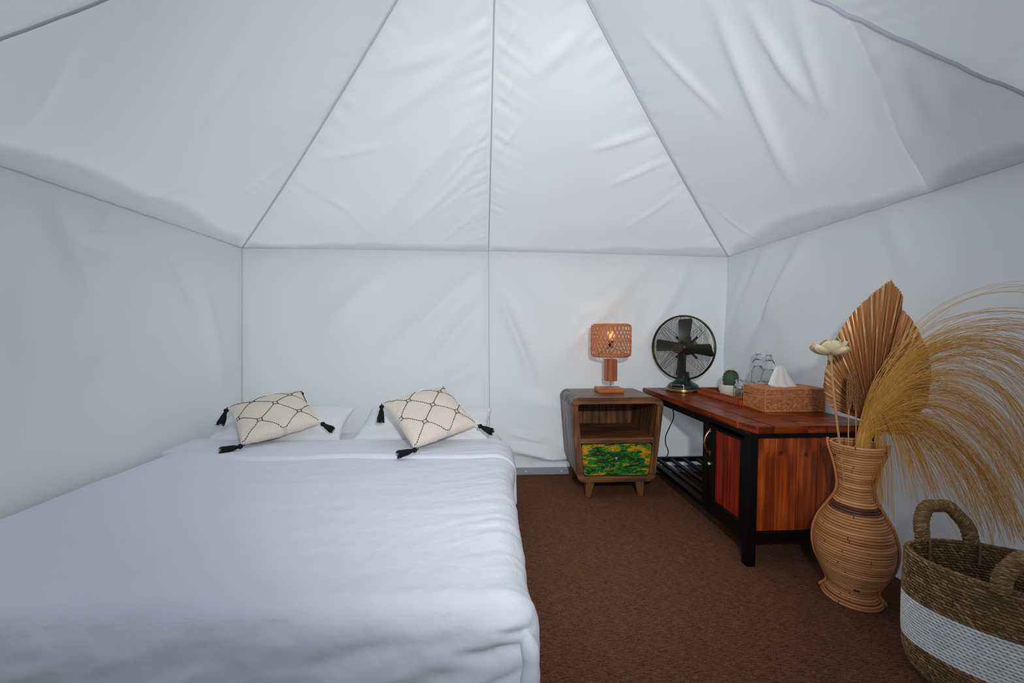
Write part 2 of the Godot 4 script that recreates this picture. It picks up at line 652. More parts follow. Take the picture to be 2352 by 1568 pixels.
# ---------------------------------------------------------------- the scene
func _ready() -> void:
	# camera
	var cam := Camera3D.new()
	cam.name = "camera"
	cam.projection = Camera3D.PROJECTION_FRUSTUM
	cam.near = 0.05
	cam.far = 200.0
	cam.size = 0.05 * 2.0 * 784.0 / 915.0
	cam.frustum_offset = Vector2(0.0, 0.05 * 21.0 / 915.0)
	cam.position = Vector3(0, 1.15, 0)
	cam.rotation_degrees = Vector3(-2.5, -2.875, 0)
	cam.current = true
	add_child(cam)
	# an overcast sky all round; it lights the tent through the canvas and the open door behind the camera
	var sky := ProceduralSkyMaterial.new()
	sky.sky_top_color = srgb(208, 229, 243)
	sky.sky_horizon_color = srgb(214, 231, 243)
	sky.ground_bottom_color = srgb(120, 120, 116)
	sky.ground_horizon_color = srgb(170, 172, 172)
	var env := Environment.new()
	env.background_mode = Environment.BG_SKY
	env.sky = Sky.new()
	env.sky.sky_material = sky
	env.background_energy_multiplier = 0.75
	env.tonemap_mode = Environment.TONE_MAPPER_LINEAR
	env.tonemap_exposure = 1.1
	env.sdfgi_enabled = true
	env.ssao_enabled = true
	env.ssil_enabled = true
	var we := WorldEnvironment.new()
	we.name = "world_environment"
	we.environment = env
	add_child(we)
	# a hazy sun high behind the tent shines on the canvas from outside
	var sun := DirectionalLight3D.new()
	sun.name = "sun"
	sun.light_color = srgb(250, 252, 255)
	sun.light_energy = 0.65
	sun.light_angular_distance = 40.0
	sun.sky_mode = DirectionalLight3D.SKY_MODE_LIGHT_ONLY
	sun.shadow_enabled = true
	add_child(sun)
	sun.look_at_from_position(Vector3(-0.5, 5.2, -2.0), Vector3.ZERO)
	# the photographer's flash, on a stand beside the camera and aimed at the back wall
	var flash := SpotLight3D.new()
	flash.name = "flash_light"
	flash.position = Vector3(0.25, 1.52, 0.12)
	flash.light_color = srgb(251, 253, 250)
	flash.light_energy = 3.0
	flash.light_size = 0.05
	flash.spot_range = 12.0
	flash.spot_attenuation = 2.0
	flash.spot_angle = 50.0
	flash.spot_angle_attenuation = 0.75
	flash.shadow_enabled = true
	add_child(flash)
	flash.look_at_from_position(flash.position, Vector3(0.25, 1.2, -3.27))

	rng.seed = 7
	wave.seed = 5
	wave.frequency = 1.0
	wave.noise_type = FastNoiseLite.TYPE_SIMPLEX_SMOOTH
	wave.fractal_octaves = 2
	materials()
	make_setting()
	make_bed()
	make_desk()
	make_nightstand()
	make_vase()
	make_basket()
	make_leaf()
	make_grass()
	make_fan()
	make_lamp()
	make_tissue_box()
	make_tray()
	make_flower()
	make_flash_stand()


func ridge(p: Vector2, a: Vector2, b: Vector2, width: float, high: float) -> float:
	var ab := b - a
	var s := clampf((p - a).dot(ab) / ab.length_squared(), 0.0, 1.0)
	var off := p - (a + ab * s)
	var d := off.length() / width
	if d > 3.0:
		return 0.0
	var ends := sin(PI * clampf(s * 0.86 + 0.07, 0.0, 1.0))
	return high * exp(-d * d) * ends


# one triangle of the roof between two eave points and the top; the edges are shared with the neighbours
func roof_panel(e0: Vector3, e1: Vector3, number: int, creases: Array, sag: float, puckers: float, parent: Node, shade_area := []) -> void:
	var top := TENT_TOP
	var length := e0.distance_to(e1)
	var inward := (top - e0).cross(e1 - e0).normalized()
	if inward.y > 0.0:
		inward = -inward
	var high := (top - (e0 + e1) * 0.5).length()
	var apex_at := (top - e0).dot((e1 - e0) / length)
	var flat := func(u: float, w: float) -> Vector2:
		return Vector2(lerpf(u * length, apex_at, w), w * high)
	var lines := []
	for k in creases:
		var la: Vector2 = flat.call(k[0], k[1])
		var lb: Vector2 = flat.call(k[2], k[3])
		lines.append([la.lerp(lb, -0.06), la.lerp(lb, 1.22), k[4] * 0.8, k[5]])
	var mb := MB.new()
	var f := func(u: float, vv: float) -> Vector3:
		var w := pow(vv, 0.9)
		var p := e0.lerp(e1, u).lerp(top, w)
		p.y -= hip_sag(w)
		var q: Vector2 = flat.call(u, w)
		var across := length * (1.0 - w)
		var l := u * across
		var r := (1.0 - u) * across
		var edge := smoothstep(0.0, 0.05, minf(minf(l, r), q.y))
		var d := sag * 4.0 * u * (1.0 - u) * sqrt(maxf(0.0, 1.0 - w)) * smoothstep(0.0, 0.22, w) * (1.0 - w * 0.5)
		for k in lines:
			d += 1.3 * ridge(q, k[0], k[1], k[2], k[3]) * edge
		d += 0.014 * wave.get_noise_3d(q.x * 1.1 + number * 9.0, q.y * 0.9, 0.0) * edge
		# gathers along the seams
		d += 1.5 * puckers * wave.get_noise_3d((q.y + l * 0.55) * 16.0, l * 1.5, number) * exp(-l / 0.10) * smoothstep(0.0, 0.02, l) * edge
		d += 1.5 * puckers * wave.get_noise_3d((q.y + r * 0.45) * 15.0, r * 1.5, number + 20.0) * exp(-r / 0.11) * smoothstep(0.0, 0.02, r) * edge
		d += puckers * 1.1 * wave.get_noise_3d((q.x + q.y * 0.4) * 15.0, q.y * 2.0, number + 40.0) * exp(-q.y / 0.08) * edge
		return p + inward * d
	mb.surface(120, 130, f, length, high)
	part("roof_panel", mb, M.canvas, parent)
	# an unseen outer strip, added to darken the roof along the eave
	mb = MB.new()
	var strip_high := 0.03 if number < 3 else 0.065
	var strip := func(u: float, vv: float) -> Vector3:
		var top_edge := strip_high * (1.0 + 0.75 * wave.get_noise_2d(u * length * 0.9 + number * 5.0, 3.0))
		var uu := lerpf(0.01, 0.99, u)
		return f.call(uu, pow(top_edge * vv, 1.0)) - inward * (0.012 + 0.085 * vv)
	mb.surface(60, 8, strip, length, 0.1)
	part("eave_shade_strip", mb, M.shade_cloth, parent)
	if shade_area.size() > 0:
		# an unseen sheet added outside to keep this part of the panel darker
		mb = MB.new()
		var cover := func(u: float, vv: float) -> Vector3:
			var v2: float = shade_area[1] * vv
			var from: float = lerpf(shade_area[0], 1.0, vv)
			return f.call(lerpf(from, 0.995, u), v2) - inward * 0.006
		mb.surface(50, 70, cover, 0.5, 1.0)
		part("roof_shade_sheet", mb, M.shade_cloth, parent)


func hip_sag(w: float) -> float:
	return 0.047 * 4.0 * w * (1.0 - w)


func seam(a: Vector3, b: Vector3, sagging: bool, wide: float, parent: Node, uneven := 0.0) -> void:
	var path := PackedVector3Array()
	for k in 41:
		var w := k / 40.0
		var p := a.lerp(b, w)
		if sagging:
			p.y -= hip_sag(w)
		p.y -= 0.003 + uneven * (wave.get_noise_1d(w * 30.0) + 0.5)
		path.append(p)
	var mb := MB.new()
	mb.tube(path, wide, 6, false, 0.5)
	part("seam", mb, M.seam, parent)


# an upright canvas wall: x runs along it from a to b, y from the floor to the eave; push is how far the foot stands inwards
func wall_panel(a: Vector3, b: Vector3, inward: Vector3, push: float, creases: Array, number: int, parent: Node, called := "canvas_panel", from := 0.0, to := 1.0) -> void:
	var along := (b - a)
	along.y = 0.0
	var length := along.length()
	along /= length
	var mb := MB.new()
	var f := func(u: float, vv: float) -> Vector3:
		var s := lerpf(from, to, u)
		var eave := a.lerp(b, s)
		var w := vv
		var y := eave.y * w
		var p := Vector3(eave.x, y, eave.z)
		var fall := eave.y - y
		var q := Vector2(s * length, y)
		var d := push * (1.0 - w)
		var edge := smoothstep(0.0, 0.06, minf(minf(s, 1.0 - s) * length, fall)) * smoothstep(0.0, 0.05, y)
		for k in creases:
			d += 2.2 * ridge(q, k[0], k[1], k[2], k[3]) * edge
		d += 0.032 * wave.get_noise_3d(q.x * 1.2 + q.y * 0.5, q.y * 0.5, number) * edge
		d += 0.004 * wave.get_noise_3d(q.x * 14.0 + q.y * 3.0, q.y * 1.6, number + 5.0) * exp(-fall / 0.12) * edge
		d += 0.02 * wave.get_noise_3d(q.x * 1.6, q.y * 9.0, number + 9.0) * exp(-y / 0.18) * edge
		return p + inward * d
	mb.surface(int(110 * (to - from)) + 10, 100, f, length, 1.8)
	part(called, mb, M.canvas, parent)


func make_setting() -> void:
	var ground := structure("ground", "flat gravel ground outside around the white tent", "ground")
	var mb := MB.new()
	mb.box(Vector3(0, -0.09, 0), Vector3(80, 0.06, 80), 0.0)
	part("gravel", mb, M.ground, ground)

	mb = MB.new()
	mb.box(Vector3(0, -0.03, -1.36), Vector3(4.1, 0.06, 3.96), 0.004)
	var fl := part("floor", mb, M.carpet, self)
	fl.set_meta("kind", "structure")
	tag(fl, "brown flecked flat-woven carpet covering the whole tent floor", "floor")

	# back wall: two canvas widths, seam, hem with snap studs
	var back := structure("wall_back", "white canvas back wall of the tent behind bed and lamp", "wall")
	var bc := []
	for k in [[0.078, 1.415, 0.339, 0.775, 0.035, 0.018], [1.327, 1.742, 0.608, 1.025, 0.07, 0.018], [1.658, 1.745, 1.264, 1.096, 0.06, 0.02], [1.11, 1.598, 0.786, 1.382, 0.05, 0.014], [0.106, 0.21, 0.724, 0.13, 0.04, 0.05], [0.15, 0.33, 0.5, 0.24, 0.03, 0.02], [0.3, 0.12, 0.8, 0.2, 0.025, 0.02], [1.571, 0.473, 2.0, 0.133, 0.05, 0.018], [0.2, 0.62, 0.75, 0.5, 0.07, 0.012]]:
		bc.append([Vector2(k[0] + 0.027, k[1]), Vector2(k[2] + 0.027, k[3]), k[4], k[5]])
	var bl := []
	for k in [[-0.051, 1.729, -0.876, 0.958, 0.08, 0.014], [-0.797, 1.723, -1.351, 1.168, 0.07, 0.012], [-0.036, 0.884, -0.601, 0.674, 0.06, 0.012], [-0.1, 1.4, -0.5, 0.9, 0.06, 0.01]]:
		bl.append([Vector2(k[0] + 1.963, k[1]), Vector2(k[2] + 1.963, k[3]), k[4], k[5]])
	wall_panel(BACK_LEFT, BACK_MIDDLE, Vector3(0, 0, 1), 0.07, bl, 1, back)
	wall_panel(BACK_MIDDLE, BACK_RIGHT, Vector3(0, 0, 1), 0.07, bc, 2, back)
	for s in [[BACK_MIDDLE, Vector3(-0.02, 0.02, -3.195)], [BACK_LEFT, Vector3(-1.967, 0.02, -3.2)], [BACK_RIGHT, Vector3(1.94, 0.02, -3.2)]]:
		seam(s[0] + Vector3(0, 0, 0.004), s[1] + Vector3(0, 0, 0.002), false, 0.005, back)
	mb = MB.new()
	mb.box(Vector3(0, 0.03, -3.185), Vector3(3.86, 0.06, 0.006), 0.002)
	part("hem", mb, M.hem, back)
	for x in [-1.2, -0.7, -0.22, 0.275, 0.565, 1.05, 1.55]:
		mb = MB.new()
		mb.ball(Vector3(x, 0.026, -3.18), Vector3(0.009, 0.009, 0.006), 12, 8)
		part("snap_stud", mb, M.stud, back)

	var left := structure("wall_left", "white canvas side wall of the tent beside the bed", "wall")
	var lc := []
	for k in [[-1.883, 1.81, -2.058, 1.225, 0.04, 0.02], [-2.19, 1.78, -2.075, 1.587, 0.02, 0.01], [-2.308, 1.733, -2.716, 1.236, 0.05, 0.018], [-2.145, 1.161, -1.988, 0.829, 0.035, 0.012], [-2.02, 1.62, -2.2, 1.55, 0.05, -0.016], [-2.828, 1.52, -3.013, 0.719, 0.05, 0.012], [-1.783, 1.415, -1.799, 0.71, 0.06, 0.01]]:
		lc.append([Vector2(k[0] + 3.27, k[1]), Vector2(k[2] + 3.27, k[3]), k[4], k[5]])
	wall_panel(BACK_LEFT, FRONT_LEFT, Vector3(1, 0, 0), -0.01, lc, 3, left)

	var right := structure("wall_right", "white canvas side wall of the tent behind desk and vase", "wall")
	var rc := []
	for k in [[-2.386, 1.779, -2.872, 1.037, 0.075, 0.026], [-2.499, 1.808, -3.051, 0.961, 0.07, -0.016], [-2.761, 1.767, -3.2, 1.022, 0.05, 0.022], [-1.928, 1.803, -1.729, 1.378, 0.05, 0.014], [-1.61, 1.782, -1.506, 1.436, 0.05, 0.01], [-2.974, 1.698, -3.2, 1.386, 0.03, 0.012]]:
		rc.append([Vector2(k[0] + 3.27, k[1]), Vector2(k[2] + 3.27, k[3]), k[4], k[5]])
	wall_panel(BACK_RIGHT, FRONT_RIGHT, Vector3(-1, 0, 0), 0.07, rc, 4, right)

	# front wall behind the camera: two canvas widths beside the open doorway and a strip above it
	var front := structure("wall_front", "white canvas front wall of the tent with open doorway", "wall")
	wall_panel(FRONT_LEFT, FRONT_RIGHT, Vector3(0, 0, -1), 0.0, [], 5, front, "canvas_panel", 0.0, 0.22)
	wall_panel(FRONT_LEFT, FRONT_RIGHT, Vector3(0, 0, -1), 0.0, [], 6, front, "canvas_panel", 0.78, 1.0)

	# roof
	var roof := structure("ceiling", "white canvas tent roof of sagging panels rising to a point", "ceiling")
	roof_panel(BACK_LEFT, BACK_MIDDLE, 1, [[0.975, 0.603, 0.417, 0.027, 0.06, 0.012], [0.977, 0.45, 0.586, 0.076, 0.035, 0.012], [0.979, 0.731, 0.37, 0.564, 0.06, 0.012], [0.99, 0.264, 0.776, 0.033, 0.03, 0.01], [0.065, 0.416, 0.348, 0.468, 0.035, 0.012], [0.232, 0.304, 0.502, 0.119, 0.03, 0.008], [0.067, 0.334, 0.319, 0.253, 0.022, 0.009], [0.154, 0.663, 0.565, 0.702, 0.05, 0.014], [0.985, 0.52, 0.75, 0.33, 0.02, 0.007], [0.985, 0.38, 0.72, 0.2, 0.02, 0.006]], 0.07, 0.012, roof)
	roof_panel(BACK_MIDDLE, BACK_RIGHT, 2, [[0.868, 0.756, 0.353, 0.676, 0.05, 0.014], [0.927, 0.526, 0.624, 0.489, 0.03, 0.016], [0.935, 0.443, 0.656, 0.379, 0.025, 0.014], [0.958, 0.34, 0.646, 0.208, 0.025, 0.014], [0.02, 0.68, 0.179, 0.749, 0.02, 0.008], [0.02, 0.56, 0.16, 0.65, 0.02, 0.007], [0.02, 0.44, 0.15, 0.53, 0.018, 0.006], [0.967, 0.236, 0.81, 0.063, 0.025, 0.01]], 0.07, 0.014, roof)
	roof_panel(BACK_RIGHT, SIDE_RIGHT, 3, [[0.788, 0.572, 0.546, 0.262, 0.04, 0.024], [0.865, 0.526, 0.767, 0.373, 0.03, 0.02], [0.936, 0.472, 0.787, 0.333, 0.025, 0.016], [0.115, 0.247, 0.213, 0.037, 0.02, 0.012], [0.987, 0.372, 0.75, 0.008, 0.06, 0.03], [0.958, 0.33, 0.829, 0.15, 0.03, 0.014], [0.973, 0.289, 0.905, 0.187, 0.03, 0.016], [0.978, 0.228, 0.931, 0.122, 0.03, 0.014], [0.532, 0.021, 0.691, 0.091, 0.03, 0.012], [0.409, 0.655, 0.472, 0.483, 0.03, 0.01]], 0.06, 0.012, roof, [0.746, 0.40])
	roof_panel(SIDE_LEFT, BACK_LEFT, 4, [[0.031, 0.341, 0.167, 0.089, 0.03, 0.018], [0.045, 0.299, 0.102, 0.216, 0.025, 0.014], [0.196, 0.501, 0.294, 0.328, 0.045, 0.014], [0.297, 0.549, 0.416, 0.304, 0.04, 0.012], [0.568, 0.194, 0.481, 0.058, 0.02, 0.016], [0.889, 0.359, 0.765, 0.219, 0.04, 0.008], [0.462, 0.031, 0.433, 0.133, 0.02, 0.01]], 0.06, 0.01, roof)
	roof_panel(SIDE_RIGHT, FRONT_RIGHT, 5, [[0.05, 0.2, 0.5, 0.3, 0.03, 0.02], [0.1, 0.08, 0.6, 0.16, 0.03, 0.02], [0.04, 0.32, 0.5, 0.45, 0.03, 0.018]], 0.05, 0.012, roof)
	roof_panel(FRONT_RIGHT, FRONT_LEFT, 6, [], 0.06, 0.01, roof)
	roof_panel(FRONT_LEFT, SIDE_LEFT, 7, [[0.95, 0.2, 0.5, 0.3, 0.04, 0.02]], 0.05, 0.012, roof)
	seam(SIDE_LEFT, TENT_TOP, true, 0.0045, roof, 0.003)
	for e in [BACK_LEFT, BACK_RIGHT, FRONT_LEFT, FRONT_RIGHT]:
		seam(e, TENT_TOP, true, 0.0085, roof)
	seam(BACK_MIDDLE, TENT_TOP, true, 0.009, roof)
	seam(SIDE_RIGHT, TENT_TOP, true, 0.0065, roof, 0.008)
	for e in [[BACK_LEFT, BACK_MIDDLE], [BACK_MIDDLE, BACK_RIGHT], [BACK_RIGHT, SIDE_RIGHT], [SIDE_RIGHT, FRONT_RIGHT], [FRONT_LEFT, SIDE_LEFT], [SIDE_LEFT, BACK_LEFT], [FRONT_RIGHT, FRONT_LEFT]]:
		seam(e[0], e[1], false, 0.0035, roof, 0.003)
	# unseen frame outside; its eave poles are added to shade the canvas edge
	var frame := structure("trim_1", "unseen grey steel tube frame added outside to shade the canvas along the eaves", "frame")
	var ring := [BACK_LEFT, BACK_RIGHT, FRONT_RIGHT, FRONT_LEFT]
	for k in 4:
		mb = MB.new()
		var a: Vector3 = ring[k]
		var b: Vector3 = ring[(k + 1) % 4]
		var out := Vector3((a.x + b.x), 0, (a.z + b.z) + 2.72).normalized()
		mb.tube(PackedVector3Array([a + out * 0.045 + Vector3(0, 0.05, 0), b + out * 0.045 + Vector3(0, 0.05, 0)]), 0.03, 12)
		part("eave_shade_pole", mb, M.pole, frame)
		mb = MB.new()
		mb.tube(PackedVector3Array([a + Vector3(signf(a.x) * 0.05, 0, signf(a.z + 1.36) * 0.05), Vector3(a.x + signf(a.x) * 0.05, -0.06, a.z + signf(a.z + 1.36) * 0.05)]), 0.025, 12)
		part("corner_pole", mb, M.pole, frame)


# a patch of the surface of a box with rounded edges; lift moves a point along its outward direction
func rounded_patch(mb: MB, o: Vector3, eu: Vector3, ev: Vector3, nu: int, nv: int, lo: Vector3, hi: Vector3, r: Vector3, lift: Callable, flip := false) -> void:
	var a := lo + r
	var b := hi - r
	var f := func(u: float, w: float) -> Vector3:
		var q := o + eu * u + ev * w
		var core := q.clamp(a, b)
		var dir := ((q - core) / r).normalized()
		var p := core + dir * r
		return lift.call(p, dir)
	mb.surface(nu, nv, f, eu.length(), ev.length(), false, false, flip)


func make_bed() -> void:
	var bed := thing("bed", "low double bed under the white duvet, its mattress corner bare by the wall", "bed", Vector3(-0.92, 0, -2.07))
	var mb := MB.new()
	mb.box(Vector3(0, 0.07, 0), Vector3(1.94, 0.14, 1.98), 0.01)
	part("bed_base", mb, M.bed_base, bed)
	mb = MB.new()
	var lo := Vector3(-0.99, 0.14, -1.05)
	var hi := Vector3(1.0, 0.403, 0.95)
	var soft := func(p: Vector3, dir: Vector3) -> Vector3:
		return p + dir * 0.004 * wave.get_noise_3d(p.x * 4.0, p.y * 8.0, p.z * 4.0)
	var dx := Vector3(hi.x - lo.x, 0, 0)
	var dy := Vector3(0, hi.y - lo.y, 0)
	var dz := Vector3(0, 0, hi.z - lo.z)
	rounded_patch(mb, Vector3(lo.x, hi.y, lo.z), dx, dz, 40, 40, lo, hi, Vector3.ONE * 0.11, soft)
	rounded_patch(mb, Vector3(lo.x, lo.y, hi.z), dx, dy, 40, 14, lo, hi, Vector3.ONE * 0.11, soft, true)
	rounded_patch(mb, lo, dx, dy, 40, 14, lo, hi, Vector3.ONE * 0.11, soft)
	rounded_patch(mb, Vector3(hi.x, lo.y, lo.z), dz, dy, 40, 14, lo, hi, Vector3.ONE * 0.11, soft)
	rounded_patch(mb, lo, dz, dy, 40, 14, lo, hi, Vector3.ONE * 0.11, soft, true)
	mb.weld()
	part("mattress", mb, M.sheet, bed)

	# duvet
	var duvet := thing("duvet", "smooth white duvet spread over the bed and tucked at the foot corner", "duvet", Vector3.ZERO)
	mb = MB.new()
	lo = Vector3(-1.94, -0.3, -2.62)
	hi = Vector3(0.113, 0.428, -1.03)
	dx = Vector3(hi.x - lo.x, 0, 0)
	dz = Vector3(0, 0, hi.z - lo.z)
	dy = Vector3(0, hi.y - 0.012, 0)
	var folds := [[Vector2(0.09, 0.33), Vector2(-0.01, 0.349), 0.011, -0.010], [Vector2(0.09, 0.295), Vector2(-0.01, 0.303), 0.011, -0.011], [Vector2(0.033, 0.29), Vector2(-0.11, 0.286), 0.018, -0.014], [Vector2(0.07, 0.245), Vector2(-0.05, 0.19), 0.015, -0.010], [Vector2(0.06, 0.36), Vector2(-0.08, 0.32), 0.022, 0.008], [Vector2(-0.06, 0.25), Vector2(-0.35, 0.16), 0.035, -0.012], [Vector2(-0.35, 0.42), Vector2(-0.85, 0.435), 0.020, -0.009], [Vector2(-0.2, 0.34), Vector2(-0.5, 0.26), 0.03, -0.008], [Vector2(-1.1, 0.2), Vector2(-0.6, 0.28), 0.04, 0.010], [Vector2(-1.5, 0.26), Vector2(-1.1, 0.31), 0.025, 0.008]]
	var drape := func(p: Vector3, dir: Vector3) -> Vector3:
		var side := exp(-pow((p.x - 0.1) / 0.30, 2.0))
		var d := 0.010 * wave.get_noise_3d(p.x * 0.9, p.y * 2.0, p.z * 1.1)
		d += 0.0045 * side * wave.get_noise_3d(p.x * 1.3, p.y * 2.0, (p.z + p.x * 0.35) * 12.0)
		d += 0.002 * side * wave.get_noise_3d(p.x * 3.0, p.y * 3.0 + 7.0, (p.z + p.x * 0.5) * 30.0)
		d += 0.003 * wave.get_noise_3d(p.x * 2.4 + 30.0, p.y * 9.0, p.z * 7.0)
		var foot := smoothstep(-1.3, -1.06, p.z)
		if foot > 0.0:
			for k in folds:
				d += ridge(Vector2(p.x, p.y), k[0], k[1], k[2], k[3]) * foot
			d += 0.007 * foot * wave.get_noise_3d(p.x * 3.6 + p.y * 4.0, p.y * 8.0 - p.x * 3.0, 3.0)
		var low := 1.0 - smoothstep(-1.95, -1.2, p.x)
		p.y += 0.034 * low * smoothstep(0.1, 0.4, p.y)
		# the duvet bulges out over the side near its upper end
		var bulge := exp(-pow((p.z + 2.38) / 0.25, 2.0))
		p.x += 0.03 * bulge * smoothstep(-0.1, 0.1, p.x) * smoothstep(0.05, 0.35, p.y)
		p.x -= 0.05 * smoothstep(0.05, 0.11, p.x) * (1.0 - smoothstep(0.0, 0.3, p.y)) * (1.0 - smoothstep(-1.3, -1.1, p.z))
		var corner := smoothstep(-0.10, 0.08, p.x) * smoothstep(-1.24, -1.07, p.z)
		p += Vector3(0.018, 0.010 * smoothstep(0.2, 0.35, p.y), 0.012) * corner
		return p + dir * d
	rounded_patch(mb, Vector3(lo.x, hi.y, lo.z), dx, dz, 230, 170, lo, hi, Vector3(0.13, 0.11, 0.085), drape)
	rounded_patch(mb, Vector3(lo.x, 0.012, hi.z), dx, dy, 230, 60, lo, hi, Vector3(0.13, 0.11, 0.085), drape, true)
	rounded_patch(mb, Vector3(hi.x, 0.012, lo.z), dz, dy, 170, 60, lo, hi, Vector3(0.13, 0.11, 0.085), drape)
	mb.weld()
	part("duvet_cover", mb, M.linen, duvet)
	# the end folded back towards the pillows
	mb = MB.new()
	lo = Vector3(-1.925, 0.12, -2.66)
	hi = Vector3(0.125, 0.442, -2.30)
	dx = Vector3(hi.x - lo.x, 0, 0)
	dz = Vector3(0, 0, hi.z - lo.z)
	dy = Vector3(0, hi.y - lo.y, 0)
	var turned := func(p: Vector3, dir: Vector3) -> Vector3:
		var side := exp(-pow((p.x - 0.1) / 0.5, 2.0))
		var d := 0.005 * side * wave.get_noise_3d(p.x * 1.6, p.y * 2.0, (p.z + p.x * 0.15) * 14.0)
		d += 0.006 * wave.get_noise_3d(p.x * 1.5, p.y * 3.0, p.z * 3.0 + 11.0)
		var edge := smoothstep(-2.42, -2.30, p.z)
		p.z += edge * (0.022 * wave.get_noise_1d(p.x * 1.1 + 4.0) - 0.03 * smoothstep(-0.4, 0.1, p.x) * 0.0 - 0.06 * (1.0 - smoothstep(-1.93, -1.4, p.x)))
		p.y += 0.026 * (1.0 - smoothstep(-1.95, -1.2, p.x)) + 0.012 * exp(-pow((p.x + 0.9) / 0.4, 2.0))
		p.x += 0.022 * smoothstep(-0.1, 0.12, p.x)
		var over := clampf((p.x + 0.005) / 0.152, 0.0, 1.0)
		p.y -= 0.125 * (1.0 - sqrt(maxf(0.0, 1.0 - over * over * 0.985))) * smoothstep(0.12, 0.40, p.y)
		return p + dir * d
	rounded_patch(mb, Vector3(lo.x, hi.y, lo.z), dx, dz, 200, 50, lo, hi, Vector3.ONE * 0.022, turned)
	rounded_patch(mb, Vector3(lo.x, lo.y, hi.z), dx, dy, 200, 20, lo, hi, Vector3.ONE * 0.022, turned, true)
	rounded_patch(mb, lo, dx, dy, 200, 20, lo, hi, Vector3.ONE * 0.022, turned)
	rounded_patch(mb, Vector3(hi.x, lo.y, lo.z), dz, dy, 50, 20, lo, hi, Vector3.ONE * 0.022, turned)
	rounded_patch(mb, lo, dz, dy, 50, 20, lo, hi, Vector3.ONE * 0.022, turned, true)
	mb.weld()
	part("turned_down_edge", mb, M.linen, duvet)
	# the tucked corner at the foot
	mb = MB.new()
	var path := smooth_path(PackedVector3Array([Vector3(0.052, 0.398, -1.10), Vector3(0.080, 0.350, -1.06), Vector3(0.100, 0.30, -1.036), Vector3(0.104, 0.25, -1.03), Vector3(0.098, 0.19, -1.03), Vector3(0.090, 0.10, -1.035), Vector3(0.088, 0.02, -1.04)]), 7)
	var rad := PackedFloat32Array()
	for k in path.size():
		var s := k / float(path.size() - 1)
		rad.append(0.002 + 0.019 * smoothstep(0.0, 0.4, s) + 0.0018 * sin(s * 24.0))
	mb.tube(path, rad, 20, false, 1.15, Vector3(1, 0, 0.3))
	part("corner_fold", mb, M.linen, duvet)

	pillow("white_pillow", "white pillow under the patterned cushion next to the left canvas wall", Vector3(-1.47, 0.497, -2.875), Vector3(0.43, 0.22, 0.085), Vector3(21, 3, 1), 11)
	pillow("white_pillow_001", "white pillow under the patterned cushion nearest the wooden nightstand", Vector3(-0.47, 0.497, -2.86), Vector3(0.46, 0.22, 0.085), Vector3(21, -2, -1), 12)
	cushion("patterned_cushion", "cream cushion with black dashed lattice by the left wall, all four tassels showing", Vector3(-1.467, 0.598, -2.739), Vector3(0.985, -0.153, 0.077), Vector3(0.128, 0.363, -0.923), 21)
	cushion("patterned_cushion_001", "cream cushion with black dashed lattice on the pillow nearer the nightstand", Vector3(-0.409, 0.618, -2.616), Vector3(0.975, -0.21, 0.076), Vector3(0.163, 0.439, -0.883), 22)


func pad(u: float, w: float, half: Vector3, number: float, top: float) -> Vector3:
	# u, w from -1 to 1; half is (half width, half depth, half thickness)
	var x := half.x * u * (1.0 - 0.05 * (1.0 - w * w) * u * u)
	var y := half.y * w * (1.0 - 0.05 * (1.0 - u * u) * w * w)
	var full := pow(maxf(0.0, (1.0 - u * u) * (1.0 - w * w)), 0.42)
	var h := half.z * full * (1.0 + 0.18 * wave.get_noise_3d(u * 0.9 + number, w * 0.9, top))
	var rim := smoothstep(0.0, 0.3, full) * (1.0 - smoothstep(0.5, 0.95, full))
	h += 0.006 * rim * wave.get_noise_3d(u * 5.0 + number, w * 5.0, top * 3.0)
	return Vector3(x, y, h * top)


func pad_mesh(half: Vector3, number: float, n: int) -> MB:
	var mb := MB.new()
	for top in [1.0, -1.0]:
		var pts := PackedVector3Array()
		var uvs := PackedVector2Array()
		for j in n + 1:
			for i in n + 1:
				var u := sin((float(i) / n - 0.5) * PI)
				var w := sin((float(j) / n - 0.5) * PI)
				pts.append(pad(u, w, half, number, top))
				uvs.append(Vector2(u * 0.5 + 0.5, 0.5 - w * 0.5))
		mb.grid(pts, uvs, n, n, false, false, top > 0.0)
	mb.weld()
	return mb


func pillow(called: String, label: String, at: Vector3, half: Vector3, tilt: Vector3, number: int) -> void:
	var o := thing(called, label, "pillow", at, 0.0, "white bed pillows")
	o.rotation_degrees = Vector3(tilt.x - 90.0, tilt.y, tilt.z)
	part("pillowcase", pad_mesh(half, number, 60), M.pillow, o)


